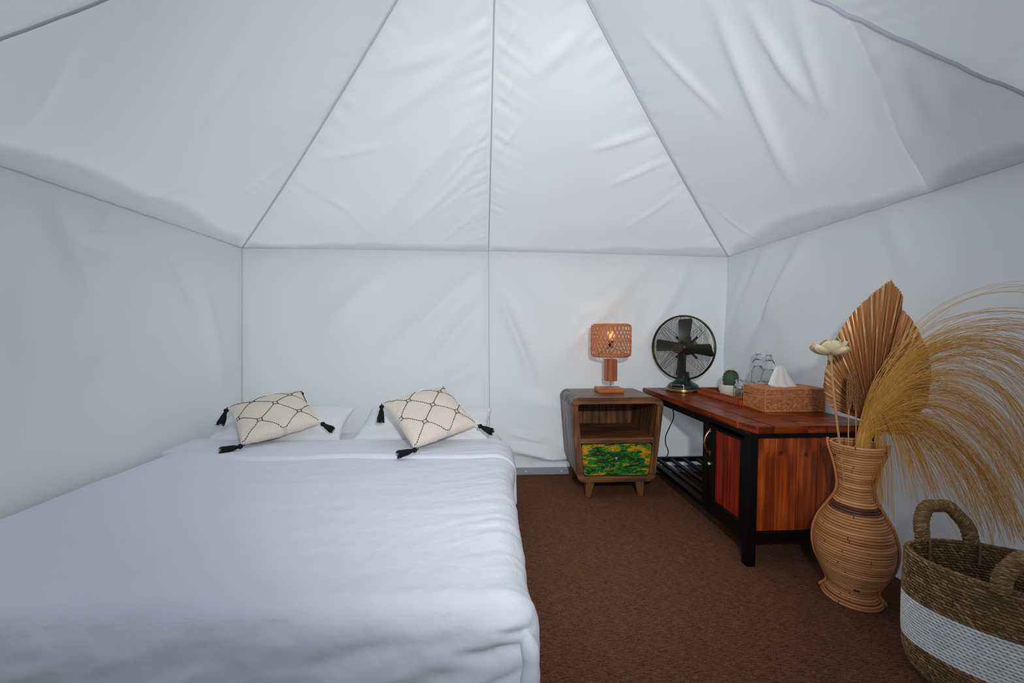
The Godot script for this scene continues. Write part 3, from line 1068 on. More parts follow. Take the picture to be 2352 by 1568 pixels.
func cushion(called: String, label: String, at: Vector3, across: Vector3, up: Vector3, number: int) -> void:
	# across points to the right-hand corner, up to the upper corner of the diamond
	var o := thing(called, label, "cushion", at, 0.0, "tasselled cushions on the bed")
	across = across.normalized()
	var nrm := across.cross(up).normalized()
	up = nrm.cross(across).normalized()
	var ex := (across + up).normalized() # local x: towards the right upper edge
	var ey := (up - across).normalized()
	o.basis = Basis(ex, ey, nrm)
	var half := Vector3(0.226, 0.226, 0.085)
	part("cushion_cover", pad_mesh(half, number, 64), M.cushion, o)
	# stitched lattice along the diagonals
	var spacing := 0.72
	var r := 0.115
	var mb := MB.new()
	var to_uv := func(p: Vector2) -> Vector2:
		var a := (p.x + 0.07) * spacing / 0.7071
		var b := (p.y + 0.07) * spacing / 0.7071
		return Vector2((a + b) * 0.5, (a - b) * 0.5)
	var lines := []
	for i in range(-3, 4):
		for j in range(-3, 4):
			var c := Vector2(i, j)
			var e := [c + Vector2(r, 0), c + Vector2(0, r), c + Vector2(-r, 0), c + Vector2(0, -r)]
			for k in 4:
				lines.append([e[k], e[(k + 1) % 4]])
			lines.append([e[0], c + Vector2(1.0 - r, 0)])
			lines.append([e[1], c + Vector2(0, 1.0 - r)])
	for l in lines:
		var a: Vector2 = to_uv.call(l[0])
		var b: Vector2 = to_uv.call(l[1])
		var count := maxi(3, int(round(a.distance_to(b) * 0.228 / 0.0145)))
		for k in count:
			var p := a.lerp(b, (k + 0.14) / count)
			var q := a.lerp(b, (k + 0.80) / count)
			if maxf(maxf(absf(p.x), absf(p.y)), maxf(absf(q.x), absf(q.y))) > 0.985:
				continue
			var path := PackedVector3Array()
			for s in 3:
				var m := p.lerp(q, s / 2.0)
				path.append(pad(m.x, m.y, half, number, 1.0) + Vector3(0, 0, 0.0006))
			mb.tube(path, 0.0027, 5)
	part("stitching", mb, M.stitch, o, true)
	# tassels at the corners; in the cushion's own axes, hanging with gravity and lying on what is below
	var down := o.basis.inverse() * Vector3.DOWN
	var k := 0
	for s in [Vector2(-1, 1), Vector2(-1, -1), Vector2(1, -1), Vector2(1, 1)]:
		var corner := Vector3(s.x * half.x, s.y * half.y, 0.0)
		var outw := Vector3(s.x, s.y, 0).normalized()
		var world_out := o.basis * outw
		var hang := outw * 0.25 + down * 1.0
		if k == 1 or k == 2: # the corners towards the bed lie on it
			var flat := world_out
			flat.y = 0.0
			flat = flat.rotated(Vector3.UP, -0.9 if k == 1 else -0.5).normalized()
			flat.y = -0.12 if k == 1 else -0.30
			hang = o.basis.inverse() * flat
		elif k == 0:
			hang = o.basis.inverse() * (Vector3(-0.35, -1.0, 0.15) if number == 21 else Vector3(-0.05, -1.0, 0.1))
		var nudge := o.basis.inverse() * Vector3(0.03, 0, 0.012) if k == 1 else Vector3.ZERO
		tassel(corner + outw * 0.004 + nudge, hang.normalized(), number * 10 + k, o)
		k += 1


func tassel(at: Vector3, dir: Vector3, number: int, parent: Node) -> void:
	var mb := MB.new()
	var x := dir.cross(Vector3(0.3, 0.9, 0.2)).normalized()
	var turn := Basis(x, -dir, x.cross(-dir))
	mb.tube(PackedVector3Array([at - dir * 0.004, at + dir * 0.012]), 0.003, 6)
	mb.ball(at + dir * 0.02, Vector3(0.0155, 0.0145, 0.0155), 14, 10, turn)
	mb.tube(PackedVector3Array([at + dir * 0.030, at + dir * 0.036]), 0.009, 10)
	mb.lathe(PackedVector2Array([Vector2(0.001, -0.075), Vector2(0.021, -0.074), Vector2(0.019, -0.05), Vector2(0.014, -0.02), Vector2(0.006, 0.0)]), 14, at + dir * 0.034, turn)
	var r := RandomNumberGenerator.new()
	r.seed = number
	for k in 70:
		var q := r.randf() * TAU
		var w := sqrt(r.randf_range(0.3, 1.0))
		var side := turn.x * cos(q) + turn.z * sin(q)
		var long := r.randf_range(0.075, 0.092)
		var path := PackedVector3Array()
		for s in 5:
			var a := s / 4.0
			path.append(at + dir * (0.034 + long * a) + side * (0.006 + (0.017 * w) * pow(a, 0.7) + 0.004 * sin(a * 4.0 + k)))
		mb.tube(path, 0.0013, 3, false, 1.0, Vector3.ZERO, false)
	part("tassel", mb, M.black_yarn, parent)


# ---------------------------------------------------------------- furniture
func make_desk() -> void:
	var o := thing("desk", "red-brown plank desk with black metal frame and a small cupboard along the right wall", "desk", Vector3(1.25, 0, -2.5))
	var off := -o.position
	# top of four long planks; the near corner towards the room is cut off
	var edges := [1.243, 1.36, 1.53, 1.71, 1.90]
	var z0 := -3.22
	var z1 := -1.838
	for k in 4:
		var a: float = edges[k] + 0.0008
		var b: float = edges[k + 1] - 0.0008
		# outline seen from above, in x and -z
		var line := PackedVector2Array()
		if k == 0:
			line = PackedVector2Array([Vector2(a, 1.958), Vector2(a + 0.004, 1.944), Vector2(a + 0.027, 1.846), Vector2(a + 0.036, 1.838), Vector2(b, 1.838), Vector2(b, 3.22), Vector2(a, 3.22)])
		else:
			line = PackedVector2Array([Vector2(a, 1.838), Vector2(b, 1.838), Vector2(b, 3.22), Vector2(a, 3.22)])
		var mb := MB.new()
		mb.shift = Vector2(0.31 * k, 0.07 * k)
		var xf := Transform3D(Basis(Vector3.RIGHT, Vector3(0, 0, -1), Vector3.UP), off)
		# rounded-over edge: a full core and slightly smaller upper and lower layers
		mb.prism(line, 0.672, 0.692, xf)
		var inset := Geometry2D.offset_polygon(line, -0.004)
		var inset2 := Geometry2D.offset_polygon(line, -0.0012)
		mb.prism(inset2[0], 0.668, 0.697, xf)
		mb.prism(inset[0], 0.665, 0.7, xf)
		part("top_plank", mb, M.top[k], o)
	# frame
	var leg_at := [Vector2(1.271, -1.872), Vector2(1.86, -1.872), Vector2(1.271, -3.17), Vector2(1.86, -3.17)]
	for q in leg_at:
		var mb := MB.new()
		mb.box(Vector3(q.x, 0.3325, q.y) + off, Vector3(0.045, 0.665, 0.045), 0.004)
		part("leg", mb, M.black_metal, o)
	var bars := [
		[Vector3(1.271, 0.642, -2.52), Vector3(0.04, 0.045, 1.25)], [Vector3(1.86, 0.642, -2.52), Vector3(0.04, 0.045, 1.25)],
		[Vector3(1.565, 0.652, -1.872), Vector3(0.545, 0.026, 0.04)], [Vector3(1.565, 0.642, -3.17), Vector3(0.545, 0.045, 0.04)],
		[Vector3(1.271, 0.125, -2.52), Vector3(0.035, 0.035, 1.25)], [Vector3(1.86, 0.125, -2.52), Vector3(0.035, 0.035, 1.25)],
		[Vector3(1.565, 0.155, -1.872), Vector3(0.545, 0.035, 0.04)], [Vector3(1.565, 0.115, -3.17), Vector3(0.545, 0.035, 0.035)],
	]
	for q in bars:
		var mb := MB.new()
		mb.box(q[0] + off, q[1], 0.003)
		part("frame_bar", mb, M.black_metal, o)
	# cupboard: end planks, back and inner sides
	var xs := [1.295, 1.392, 1.505, 1.612, 1.73, 1.838]
	for k in 5:
		var mb := MB.new()
		mb.shift = Vector2(0.0, 0.05 * k)
		mb.box(Vector3((xs[k] + xs[k + 1]) * 0.5, 0.405, -1.876) + off, Vector3(xs[k + 1] - xs[k] - 0.0025, 0.478, 0.014), 0.003)
		part("end_plank", mb, M.panel[k % 4], o)
	var mb := MB.new()
	mb.box(Vector3(1.565, 0.15, -2.07) + off, Vector3(0.54, 0.014, 0.36), 0.001)
	part("cupboard_floor", mb, M.old_plain, o)
	mb = MB.new()
	mb.box(Vector3(1.565, 0.39, -2.262) + off, Vector3(0.56, 0.5, 0.016), 0.001)
	part("cupboard_side", mb, M.black_metal, o)
	mb = MB.new()
	mb.box(Vector3(1.855, 0.39, -2.07) + off, Vector3(0.014, 0.5, 0.37), 0.001)
	part("cupboard_back", mb, M.old_plain, o)
	mb = MB.new()
	mb.box(Vector3(1.271, 0.38, -2.258) + off, Vector3(0.042, 0.52, 0.05), 0.003)
	part("post", mb, M.black_metal, o)
	# door facing the bed: black frame, two red planks, handle, lock, hinges
	var door := Node3D.new()
	door.name = "door"
	o.add_child(door, true)
	var stiles := [[Vector3(1.264, 0.39, -2.196), Vector3(0.026, 0.51, 0.06)], [Vector3(1.264, 0.39, -1.914), Vector3(0.026, 0.51, 0.034)], [Vector3(1.264, 0.628, -2.05), Vector3(0.026, 0.04, 0.25)], [Vector3(1.264, 0.172, -2.05), Vector3(0.026, 0.06, 0.25)]]
	for q in stiles:
		mb = MB.new()
		mb.box(q[0] + off, q[1], 0.003)
		part("door_frame", mb, M.black_metal, door)
	var zs := [-2.168, -2.012, -1.93]
	for k in 2:
		mb = MB.new()
		mb.shift = Vector2(0.4 * k, 0.1 * k)
		mb.box(Vector3(1.268, 0.405, (zs[k] + zs[k + 1]) * 0.5) + off, Vector3(0.012, 0.42, zs[k + 1] - zs[k] - 0.002), 0.002)
		part("door_plank", mb, M.door[k], door)
	mb = MB.new()
	var bow := PackedVector3Array()
	for k in 17:
		var s := k / 16.0
		bow.append(Vector3(1.250 - 0.032 * pow(sin(PI * s), 0.7), 0.462 + 0.13 * s, -2.204) + off)
	mb.tube(bow, 0.006, 10)
	for s in [0.462, 0.592]:
		mb.box(Vector3(1.249, s, -2.204) + off, Vector3(0.006, 0.024, 0.018), 0.002)
	part("handle", mb, M.copper, door)
	mb = MB.new()
	mb.lathe(PackedVector2Array([Vector2(0.013, 0.0), Vector2(0.013, 0.008), Vector2(0.009, 0.012), Vector2(0.0, 0.012)]), 20, Vector3(1.251, 0.398, -2.204) + off, Basis(Vector3.BACK, Vector3.LEFT, Vector3.UP))
	part("lock", mb, M.chrome, door)
	for y in [0.22, 0.54]:
		mb = MB.new()
		mb.tube(PackedVector3Array([Vector3(1.252, y - 0.03, -1.899) + off, Vector3(1.252, y + 0.03, -1.899) + off]), 0.006, 10)
		part("hinge", mb, M.black_metal, door)
	# shoe rack: flat black slats between the cupboard and the far legs
	for k in 5:
		mb = MB.new()
		var x := 1.36 + 0.105 * k
		mb.box(Vector3(x, 0.118, -2.71) + off, Vector3(0.032, 0.02, 0.9), 0.003)
		part("rack_slat", mb, M.black_metal, o)


func rounded_outline(l_top: float, r_top: float, l_low: float, r_low: float, top: float, low: float, r: float) -> Array:
	# corners as arcs; returns eight pieces of points: four corners and four straight sides, going round from the lower left
	var c := [Vector2(l_low, low), Vector2(r_low, low), Vector2(r_top, top), Vector2(l_top, top)]
	var pieces := []
	var arcs := []
	for k in 4:
		var p: Vector2 = c[k]
		var a: Vector2 = ((c[(k + 3) % 4] as Vector2) - p).normalized()
		var b: Vector2 = ((c[(k + 1) % 4] as Vector2) - p).normalized()
		var half := absf(a.angle_to(b)) * 0.5
		var along := r / tan(half)
		var mid := p + (a + b).normalized() * (r / sin(half))
		var from := p + a * along
		var to := p + b * along
		var arc := PackedVector2Array()
		var a0 := (from - mid).angle()
		var sweep := wrapf((to - mid).angle() - a0, -PI, PI)
		for s in 9:
			arc.append(mid + Vector2.from_angle(a0 + sweep * s / 8.0) * r)
		arcs.append(arc)
	for k in 4:
		pieces.append(arcs[k])
		var nxt: PackedVector2Array = arcs[(k + 1) % 4]
		pieces.append(PackedVector2Array([(arcs[k] as PackedVector2Array)[8], nxt[0]]))
	return pieces


func make_nightstand() -> void:
	var o := thing("nightstand", "reclaimed-wood nightstand with rounded corners, open shelf and green and yellow worn drawer", "nightstand", Vector3(0.868, 0, -2.94))
	var off := -o.position
	var outer := rounded_outline(0.542, 1.196, 0.590, 1.136, 0.704, 0.115, 0.058)
	var inner := rounded_outline(0.588, 1.150, 0.632, 1.094, 0.662, 0.157, 0.020)
	var zs := [-2.692, -2.735, -2.84, -2.955, -3.07, -3.175]
	# pieces: 0 lower left corner, 1 bottom, 2 lower right corner, 3 right side, 4 upper right corner, 5 top, 6 upper left corner, 7 left side
	for k in 5:
		var grow := 0.0 if k == 0 else 0.0025
		for p in 8:
			var a: PackedVector2Array = outer[p]
			var b: PackedVector2Array = inner[p]
			var line := PackedVector2Array()
			for q in a:
				line.append(q.lerp(Vector2(0.868, 0.41), grow))
			for q in range(b.size() - 1, -1, -1):
				line.append(b[q])
			var mb := MB.new()
			mb.shift = Vector2(0.17 * p + 0.23 * k, 0.06 * k + 0.03 * p)
			mb.prism(line, zs[k + 1] + 0.0008, zs[k] - 0.0008, Transform3D(Basis.IDENTITY, off), p % 2 == 0, Vector3.UP if p == 3 or p == 7 else Vector3.RIGHT)
			if k == 0:
				part("front_rail" if p % 2 == 1 else "front_corner", mb, M.old_wood[(p + 1) % 3], o)
			elif p == 5:
				part("top_plank", mb, M.top_paint[[1, 2, 1, 0][k - 1]], o)
			elif p == 7 or p == 6:
				part("side_plank" if p == 7 else "corner_block", mb, M.side_paint[(k + p) % 3] if p == 7 else M.corner_paint, o)
			else:
				part("side_plank" if p == 3 else ("bottom_plank" if p == 1 else "corner_block"), mb, M.old_plain, o)
	for k in 4:
		var mb := MB.new()
		mb.shift = Vector2(0.2 * k, 0.06 * k)
		mb.box(Vector3(0.66 + 0.14 * k, 0.41, -3.165) + off, Vector3(0.138, 0.55, 0.012), 0.002)
		part("back_plank", mb, M.old_plain, o)
	var mb := MB.new()
	mb.box(Vector3(0.868, 0.408, -2.945) + off, Vector3(0.515, 0.03, 0.42), 0.002)
	part("shelf_board", mb, M.old_plain, o)
	mb = MB.new()
	mb.box(Vector3(0.868, 0.404, -2.716) + off, Vector3(0.525, 0.038, 0.036), 0.003)
	part("shelf_edge", mb, M.old_wood[1], o)
	# drawer front
	var drawer := Node3D.new()
	drawer.name = "drawer"
	o.add_child(drawer, true)
	var face := rounded_outline(0.617, 1.117, 0.637, 1.091, 0.380, 0.161, 0.024)
	var line := PackedVector2Array()
	for p in face:
		for q in p.size() - 1:
			line.append(p[q])
	mb = MB.new()
	mb.shift = Vector2(0.255, -0.161)
	mb.prism(line, -2.735, -2.702, Transform3D(Basis.IDENTITY, off))
	var inset := Geometry2D.offset_polygon(line, -0.003)
	mb.prism(inset[0], -2.735, -2.6995, Transform3D(Basis.IDENTITY, off))
	part("drawer_front", mb, M.drawer, drawer)
	mb = MB.new()
	mb.lathe(PackedVector2Array([Vector2(0.005, 0.0), Vector2(0.005, 0.008), Vector2(0.012, 0.013), Vector2(0.012, 0.018), Vector2(0.007, 0.022), Vector2(0.0, 0.022)]), 20, Vector3(0.86, 0.283, -2.701) + off, Basis(Vector3.RIGHT, Vector3.BACK, Vector3.DOWN))
	part("knob", mb, M.knob, drawer)
	# tapered legs
	for q in [[0.675, -2.73, -1.0], [1.05, -2.73, 1.0], [0.64, -3.1, -1.0], [1.09, -3.1, 1.0]]:
		mb = MB.new()
		mb.upright = true
		var prof := PackedVector2Array([Vector2(0.0, 0.0), Vector2(0.021, 0.0), Vector2(0.022, 0.006), Vector2(0.036, 0.118), Vector2(0.0, 0.118)])
		mb.lathe(prof, 24, Vector3(q[0], 0, q[1]) + off, Basis(Vector3(1, 0, 0), Vector3(-0.10 * q[2], 1, -0.02), Vector3(0, 0, 1)))
		part("leg", mb, M.old_wood[0], o)


func make_lamp() -> void:
	var o := thing("table_lamp", "lit wooden table lamp with a woven rattan drum shade standing on the nightstand", "lamp", Vector3(0.9, 0.704, -2.98))
	var mb := MB.new()
	mb.box(Vector3(-0.008, 0.0165, -0.01), Vector3(0.19, 0.033, 0.15), 0.003)
	part("base", mb, M.lamp_base_wood, o)
	mb = MB.new()
	mb.tube(PackedVector3Array([Vector3(0, 0.033, 0), Vector3(0, 0.085, 0)]), 0.0055, 14)
	mb.tube(PackedVector3Array([Vector3(0, 0.25, 0), Vector3(0, 0.34, 0)]), 0.0055, 14)
	part("rod", mb, M.chrome, o)
	mb = MB.new()
	mb.box(Vector3(0.0, 0.168, 0), Vector3(0.082, 0.166, 0.075), 0.003)
	part("wooden_block", mb, M.lamp_wood, o)
	mb = MB.new()
	mb.lathe(PackedVector2Array([Vector2(0.012, 0.0), Vector2(0.02, 0.004), Vector2(0.02, 0.05), Vector2(0.017, 0.056), Vector2(0.0, 0.056)]), 20, Vector3(0, 0.335, 0))
	part("socket", mb, M.black, o)
	mb = MB.new()
	for k in 3:
		var q := TAU * k / 3.0 + 0.6
		mb.tube(PackedVector3Array([Vector3(0, 0.345, 0), Vector3(cos(q) * 0.13, 0.285, sin(q) * 0.13)]), 0.0022, 6)
	part("shade_carrier", mb, M.black, o)
	# bulb
	mb = MB.new()
	mb.lathe(PackedVector2Array([Vector2(0.012, 0.0), Vector2(0.014, 0.008), Vector2(0.028, 0.032), Vector2(0.031, 0.048), Vector2(0.027, 0.064), Vector2(0.014, 0.076), Vector2(0.0, 0.079)]), 24, Vector3(0, 0.391, 0))
	part("bulb", mb, M.bulb_glass, o)
	mb = MB.new()
	mb.ball(Vector3(0, 0.432, 0), Vector3(0.009, 0.013, 0.009), 12, 8)
	part("filament", mb, M.filament, o)
	var light := OmniLight3D.new()
	light.name = "bulb_light"
	light.position = Vector3(0, 0.432, 0)
	light.light_color = srgb(255, 164, 78)
	light.light_energy = 0.011
	light.light_size = 0.01
	light.omni_range = 8.0
	light.omni_attenuation = 2.0
	light.shadow_enabled = true
	o.add_child(light)
	# shade: two families of slanting rattan strands over a drum with rounded shoulders
	var shade := Node3D.new()
	shade.name = "lamp_shade"
	o.add_child(shade, true)
	var drum := func(s: float, q: float, lift: float) -> Vector3:
		# s from 0 (inner lower edge) to 1 (inner upper edge)
		var r := 0.146
		var y := 0.0
		if s < 0.12:
			var e := s / 0.12 * PI / 2
			r = 0.118 + 0.03 * sin(e)
			y = 0.03 - 0.03 * cos(e)
		elif s > 0.88:
			var e := (s - 0.88) / 0.12 * PI / 2
			r = 0.118 + 0.03 * cos(e)
			y = 0.214 + 0.03 * sin(e)
		else:
			r = 0.148
			y = 0.03 + (s - 0.12) / 0.76 * 0.184
		return Vector3(cos(q) * (r + lift), 0.27 + y, sin(q) * (r + lift))
	for side in [1.0, -1.0]:
		mb = MB.new()
		for k in 60:
			var path := PackedVector3Array()
			for s in 25:
				var a := s / 24.0
				var q: float = TAU * (k / 2 + 0.17 * (k % 2)) / 30.0 + side * (a - 0.5) * 0.86
				path.append(drum.call(a, q, 0.0018 * side * cos(a * 40.0)))
			mb.tube(path, 0.0021, 5)
		part("weave", mb, M.rattan, shade, true)
	for s in [0.02, 0.07, 0.5, 0.93, 0.98]:
		mb = MB.new()
		var path := PackedVector3Array()
		for k in 64:
			path.append(drum.call(s, TAU * k / 64.0, 0.002 + 0.0014 * sin(k * 2.1)))
		mb.tube(path, 0.0042 if s != 0.5 else 0.003, 6, true)
		part("hoop", mb, M.rattan, shade)


func make_fan() -> void:
	var o := thing("desk_fan", "round dark green and brass table fan on the far end of the desk", "fan", Vector3(1.487, 0.70, -3.02), 0.0)
	var head_turn := deg_to_rad(-52.0)
	var body := Basis(Vector3.UP, deg_to_rad(-26.0))
	var mb := MB.new()
	mb.lathe(PackedVector2Array([Vector2(0.0, 0.0), Vector2(0.122, 0.0), Vector2(0.126, 0.004), Vector2(0.126, 0.022), Vector2(0.121, 0.026), Vector2(0.0, 0.026)]), 64)
	part("brass_ring", mb, M.brass, o)
	mb = MB.new()
	mb.lathe(PackedVector2Array([Vector2(0.116, 0.026), Vector2(0.116, 0.034), Vector2(0.110, 0.048), Vector2(0.096, 0.06), Vector2(0.072, 0.072), Vector2(0.054, 0.088), Vector2(0.046, 0.112), Vector2(0.042, 0.15), Vector2(0.0, 0.15)]), 48)
	part("base", mb, M.green_enamel, o)
	# switch panel on the front of the base
	mb = MB.new()
	var panel := PackedVector3Array()
	for k in 13:
		var q := PI / 2 + 0.62 - 0.92 * k / 12.0 + 0.72
		panel.append(body.inverse() * Vector3.ZERO + Vector3(cos(q) * 0.113, 0.047, sin(q) * 0.113))
	mb.tube(panel, 0.012, 10, false, 0.6, Vector3.UP)
	part("switch_panel", mb, M.black, o)
	mb = MB.new()
	var rim := PackedVector3Array()
	for k in 13:
		var p := panel[k]
		rim.append(Vector3(p.x * 1.07, p.y + 0.0125, p.z * 1.07) - Vector3(p.x, 0, p.z) * 0.06)
	for k in range(12, -1, -1):
		var p := panel[k]
		rim.append(Vector3(p.x * 1.07, p.y - 0.0125, p.z * 1.07))
	mb.tube(rim, 0.0022, 6, true)
	part("panel_rim", mb, M.chrome, o)
	for k in 5:
		mb = MB.new()
		var p := panel[2 + 2 * k]
		mb.ball(Vector3(p.x * 1.065, p.y + 0.001, p.z * 1.065), Vector3(0.006, 0.004, 0.006), 10, 6)
		part("push_button", mb, M.black if k > 0 else M.chrome, o)
	mb = MB.new()
	mb.box(Vector3(0, 0.215, -0.03), Vector3(0.06, 0.16, 0.05), 0.014, Basis(Vector3.UP, head_turn))
	part("neck", mb, M.green_enamel, o)
	# head in its own axes: faces +z
	var turn := Basis(Vector3.UP, head_turn)
	var c := Vector3(-0.012, 0.338, 0.0)
	var spot := func(p: Vector3) -> Vector3:
		return c + turn * p
	var along := turn * Basis(Vector3.RIGHT, Vector3.BACK, Vector3.DOWN) # lathe axis along +z
	mb = MB.new()
	mb.lathe(PackedVector2Array([Vector2(0.0, -0.20), Vector2(0.03, -0.198), Vector2(0.052, -0.18), Vector2(0.06, -0.15), Vector2(0.062, -0.07), Vector2(0.05, -0.05), Vector2(0.0, -0.05)]), 32, c, along)
	part("motor", mb, M.green_enamel, o)
	mb = MB.new()
	mb.tube(PackedVector3Array([spot.call(Vector3(0, 0.06, -0.12)), spot.call(Vector3(0, 0.088, -0.12))]), 0.012, 12)
	part("oscillation_knob", mb, M.black, o)
	# blades with a slight twist
	for k in 4:
		var a := deg_to_rad(81.0 + 90.0 * k)
		mb = MB.new()
		var f := func(u: float, w: float) -> Vector3:
			var r := lerpf(0.03, 0.222, u)
			var wide := lerpf(0.030, 0.049, u) - 0.012 * pow(u, 30.0)
			var s := (w - 0.5) * 2.0
			var skew := 0.02 * u
			var p := Vector2(r - 0.012 * s * u * u, s * wide + skew)
			p = p.rotated(a)
			return spot.call(Vector3(p.x, p.y, -0.012 + s * lerpf(0.022, 0.014, u)))
		mb.surface(24, 8, f, 1, 1)
		var g := func(u: float, w: float) -> Vector3:
			return f.call(u, w) + turn * Vector3(0, 0, -0.0022)
		mb.surface(24, 8, g, 1, 1, false, false, true)
		part("blade", mb, M.blade, o)
	mb = MB.new()
	mb.lathe(PackedVector2Array([Vector2(0.0, -0.05), Vector2(0.04, -0.05), Vector2(0.044, 0.0), Vector2(0.03, 0.018), Vector2(0.0, 0.022)]), 24, c, along)
	part("blade_hub", mb, M.blade, o)
	# cage: front and rear grilles of ring wires and spokes, joined by a broad rim
	for side in [1.0, -1.0]:
		mb = MB.new()
		var depth := func(r: float) -> float:
			return side * (0.012 + 0.062 * sqrt(maxf(0.0, 1.0 - pow(r / 0.252, 2.4))))
		var from := 0.052 if side > 0.0 else 0.07
		var many := 25 if side > 0.0 else 15
		for k in many:
			var r := lerpf(from, 0.236, k / float(many - 1))
			var path := PackedVector3Array()
			for s in 80:
				var q := TAU * s / 80.0
				path.append(spot.call(Vector3(cos(q) * r, sin(q) * r, depth.call(r))))
			mb.tube(path, 0.0013 if side > 0.0 else 0.001, 4, true)
		for k in 4:
			for d in [-0.009, 0.009]:
				var q := PI / 4 + PI / 2 * k
				var path := PackedVector3Array()
				for s in 9:
					var r := lerpf(from - 0.01, 0.24, s / 8.0)
					var p := Vector2(r, d).rotated(q)
					path.append(spot.call(Vector3(p.x, p.y, depth.call(r) + 0.0016 * side)))
				mb.tube(path, 0.0014, 5)
			var qq := PI / 2 * k
			mb.tube(PackedVector3Array([spot.call(Vector3(cos(qq) * 0.215, sin(qq) * 0.215, depth.call(0.215))), spot.call(Vector3(cos(qq) * 0.248, sin(qq) * 0.248, depth.call(0.248)))]), 0.0016, 5)
		part("grille", mb, M.dark_brass, o)
	mb = MB.new()
	var round := PackedVector3Array()
	for s in 96:
		var q := TAU * s / 96.0
		round.append(spot.call(Vector3(cos(q) * 0.246, sin(q) * 0.246, 0.0)))
	mb.tube(round, 0.0075, 10, true, 1.9, turn * Vector3.BACK)
	part("cage_rim", mb, M.dark_brass, o)
	# arms from the motor that carry the rear grille
	for k in 4:
		mb = MB.new()
		var q := PI / 4 + PI / 2 * k
		mb.box(spot.call(Vector3(cos(q) * 0.085, sin(q) * 0.085, -0.068)), Vector3(0.07, 0.014, 0.012), 0.003, turn * Basis(Vector3.BACK, q))
		part("grille_arm", mb, M.black, o)
	# badge
	mb = MB.new()
	mb.lathe(PackedVector2Array([Vector2(0.0, 0.066), Vector2(0.042, 0.066), Vector2(0.044, 0.078), Vector2(0.038, 0.080), Vector2(0.036, 0.077), Vector2(0.0, 0.078)]), 36, c, along)
	var badge := part("badge", mb, M.badge, o)
	mb = MB.new()
	var hoop := PackedVector3Array()
	for s in 40:
		var q := TAU * s / 40.0
		hoop.append(spot.call(Vector3(cos(q) * 0.041, sin(q) * 0.041, 0.08)))
	mb.tube(hoop, 0.0022, 6, true)
	part("badge_ring", mb, M.dark_brass, badge)
	mb = MB.new()
	mb.box(spot.call(Vector3(0, 0, 0.082)), Vector3(0.07, 0.019, 0.006), 0.0015, turn)
	part("name_plate", mb, M.plate, badge)
	mb = MB.new()
	var border := PackedVector3Array()
	for q in [Vector2(-0.035, -0.0095), Vector2(0.035, -0.0095), Vector2(0.035, 0.0095), Vector2(-0.035, 0.0095)]:
		border.append(spot.call(Vector3(q.x, q.y, 0.085)))
	mb.tube(border, 0.0013, 4, true)
	part("plate_border", mb, M.brass, badge)
	# the mains lead: a loop behind the base, then down behind the desk to the rack
	mb = MB.new()
	var lead := PackedVector3Array([Vector3(0.06, 0.075, -0.075), Vector3(0.075, 0.10, -0.085), Vector3(0.085, 0.095, -0.09), Vector3(0.078, 0.075, -0.10), Vector3(0.05, 0.045, -0.13), Vector3(0.02, 0.02, -0.19), Vector3(0.0, 0.012, -0.213), Vector3(-0.005, -0.02, -0.222), Vector3(0.0, -0.10, -0.205), Vector3(0.015, -0.18, -0.20), Vector3(0.02, -0.25, -0.195), Vector3(-0.01, -0.32, -0.19), Vector3(-0.045, -0.40, -0.19), Vector3(-0.045, -0.47, -0.19), Vector3(-0.022, -0.53, -0.19), Vector3(-0.04, -0.575, -0.18), Vector3(-0.1, -0.60, -0.14), Vector3(-0.2, -0.66, -0.05), Vector3(-0.26, -0.692, 0.02), Vector3(-0.31, -0.696, 0.05)])
	mb.tube(smooth_path(lead, 5), 0.0042, 8)
	part("mains_lead", mb, M.cord, o)


func smooth_path(p: PackedVector3Array, steps: int) -> PackedVector3Array:
	var out := PackedVector3Array()
	for k in p.size() - 1:
		for s in steps:
			out.append(p[k].cubic_interpolate(p[k + 1], p[maxi(k - 1, 0)], p[mini(k + 2, p.size() - 1)], float(s) / steps))
	out.append(p[p.size() - 1])
	return out


# rows of small bent canes over and under on a flat face: origin, two directions, size in metres
func weave_face(o: Vector3, eu: Vector3, ev: Vector3, wide: float, high: float, places: Array, tints: Array, palette: Array) -> void:
	var out := eu.cross(ev).normalized()
	var rows := int(round(high / 0.0080))
	var cols := int(round(wide / 0.0092))
	for j in rows:
		for i in cols:
			var u := (i + (0.25 if j % 2 == 0 else 0.75)) / cols * wide
			var w := (j + 0.5) / rows * high
			if u > wide - 0.002:
				continue
			var tilt := rng.randf_range(-0.06, 0.06)
			var b := Basis(eu * cos(tilt) + ev * sin(tilt), ev * cos(tilt) - eu * sin(tilt), out)
			places.append(Transform3D(b, o + eu * u + ev * w + out * rng.randf_range(-0.0004, 0.0004)))
			tints.append((palette[rng.randi() % palette.size()] as Color).srgb_to_linear())


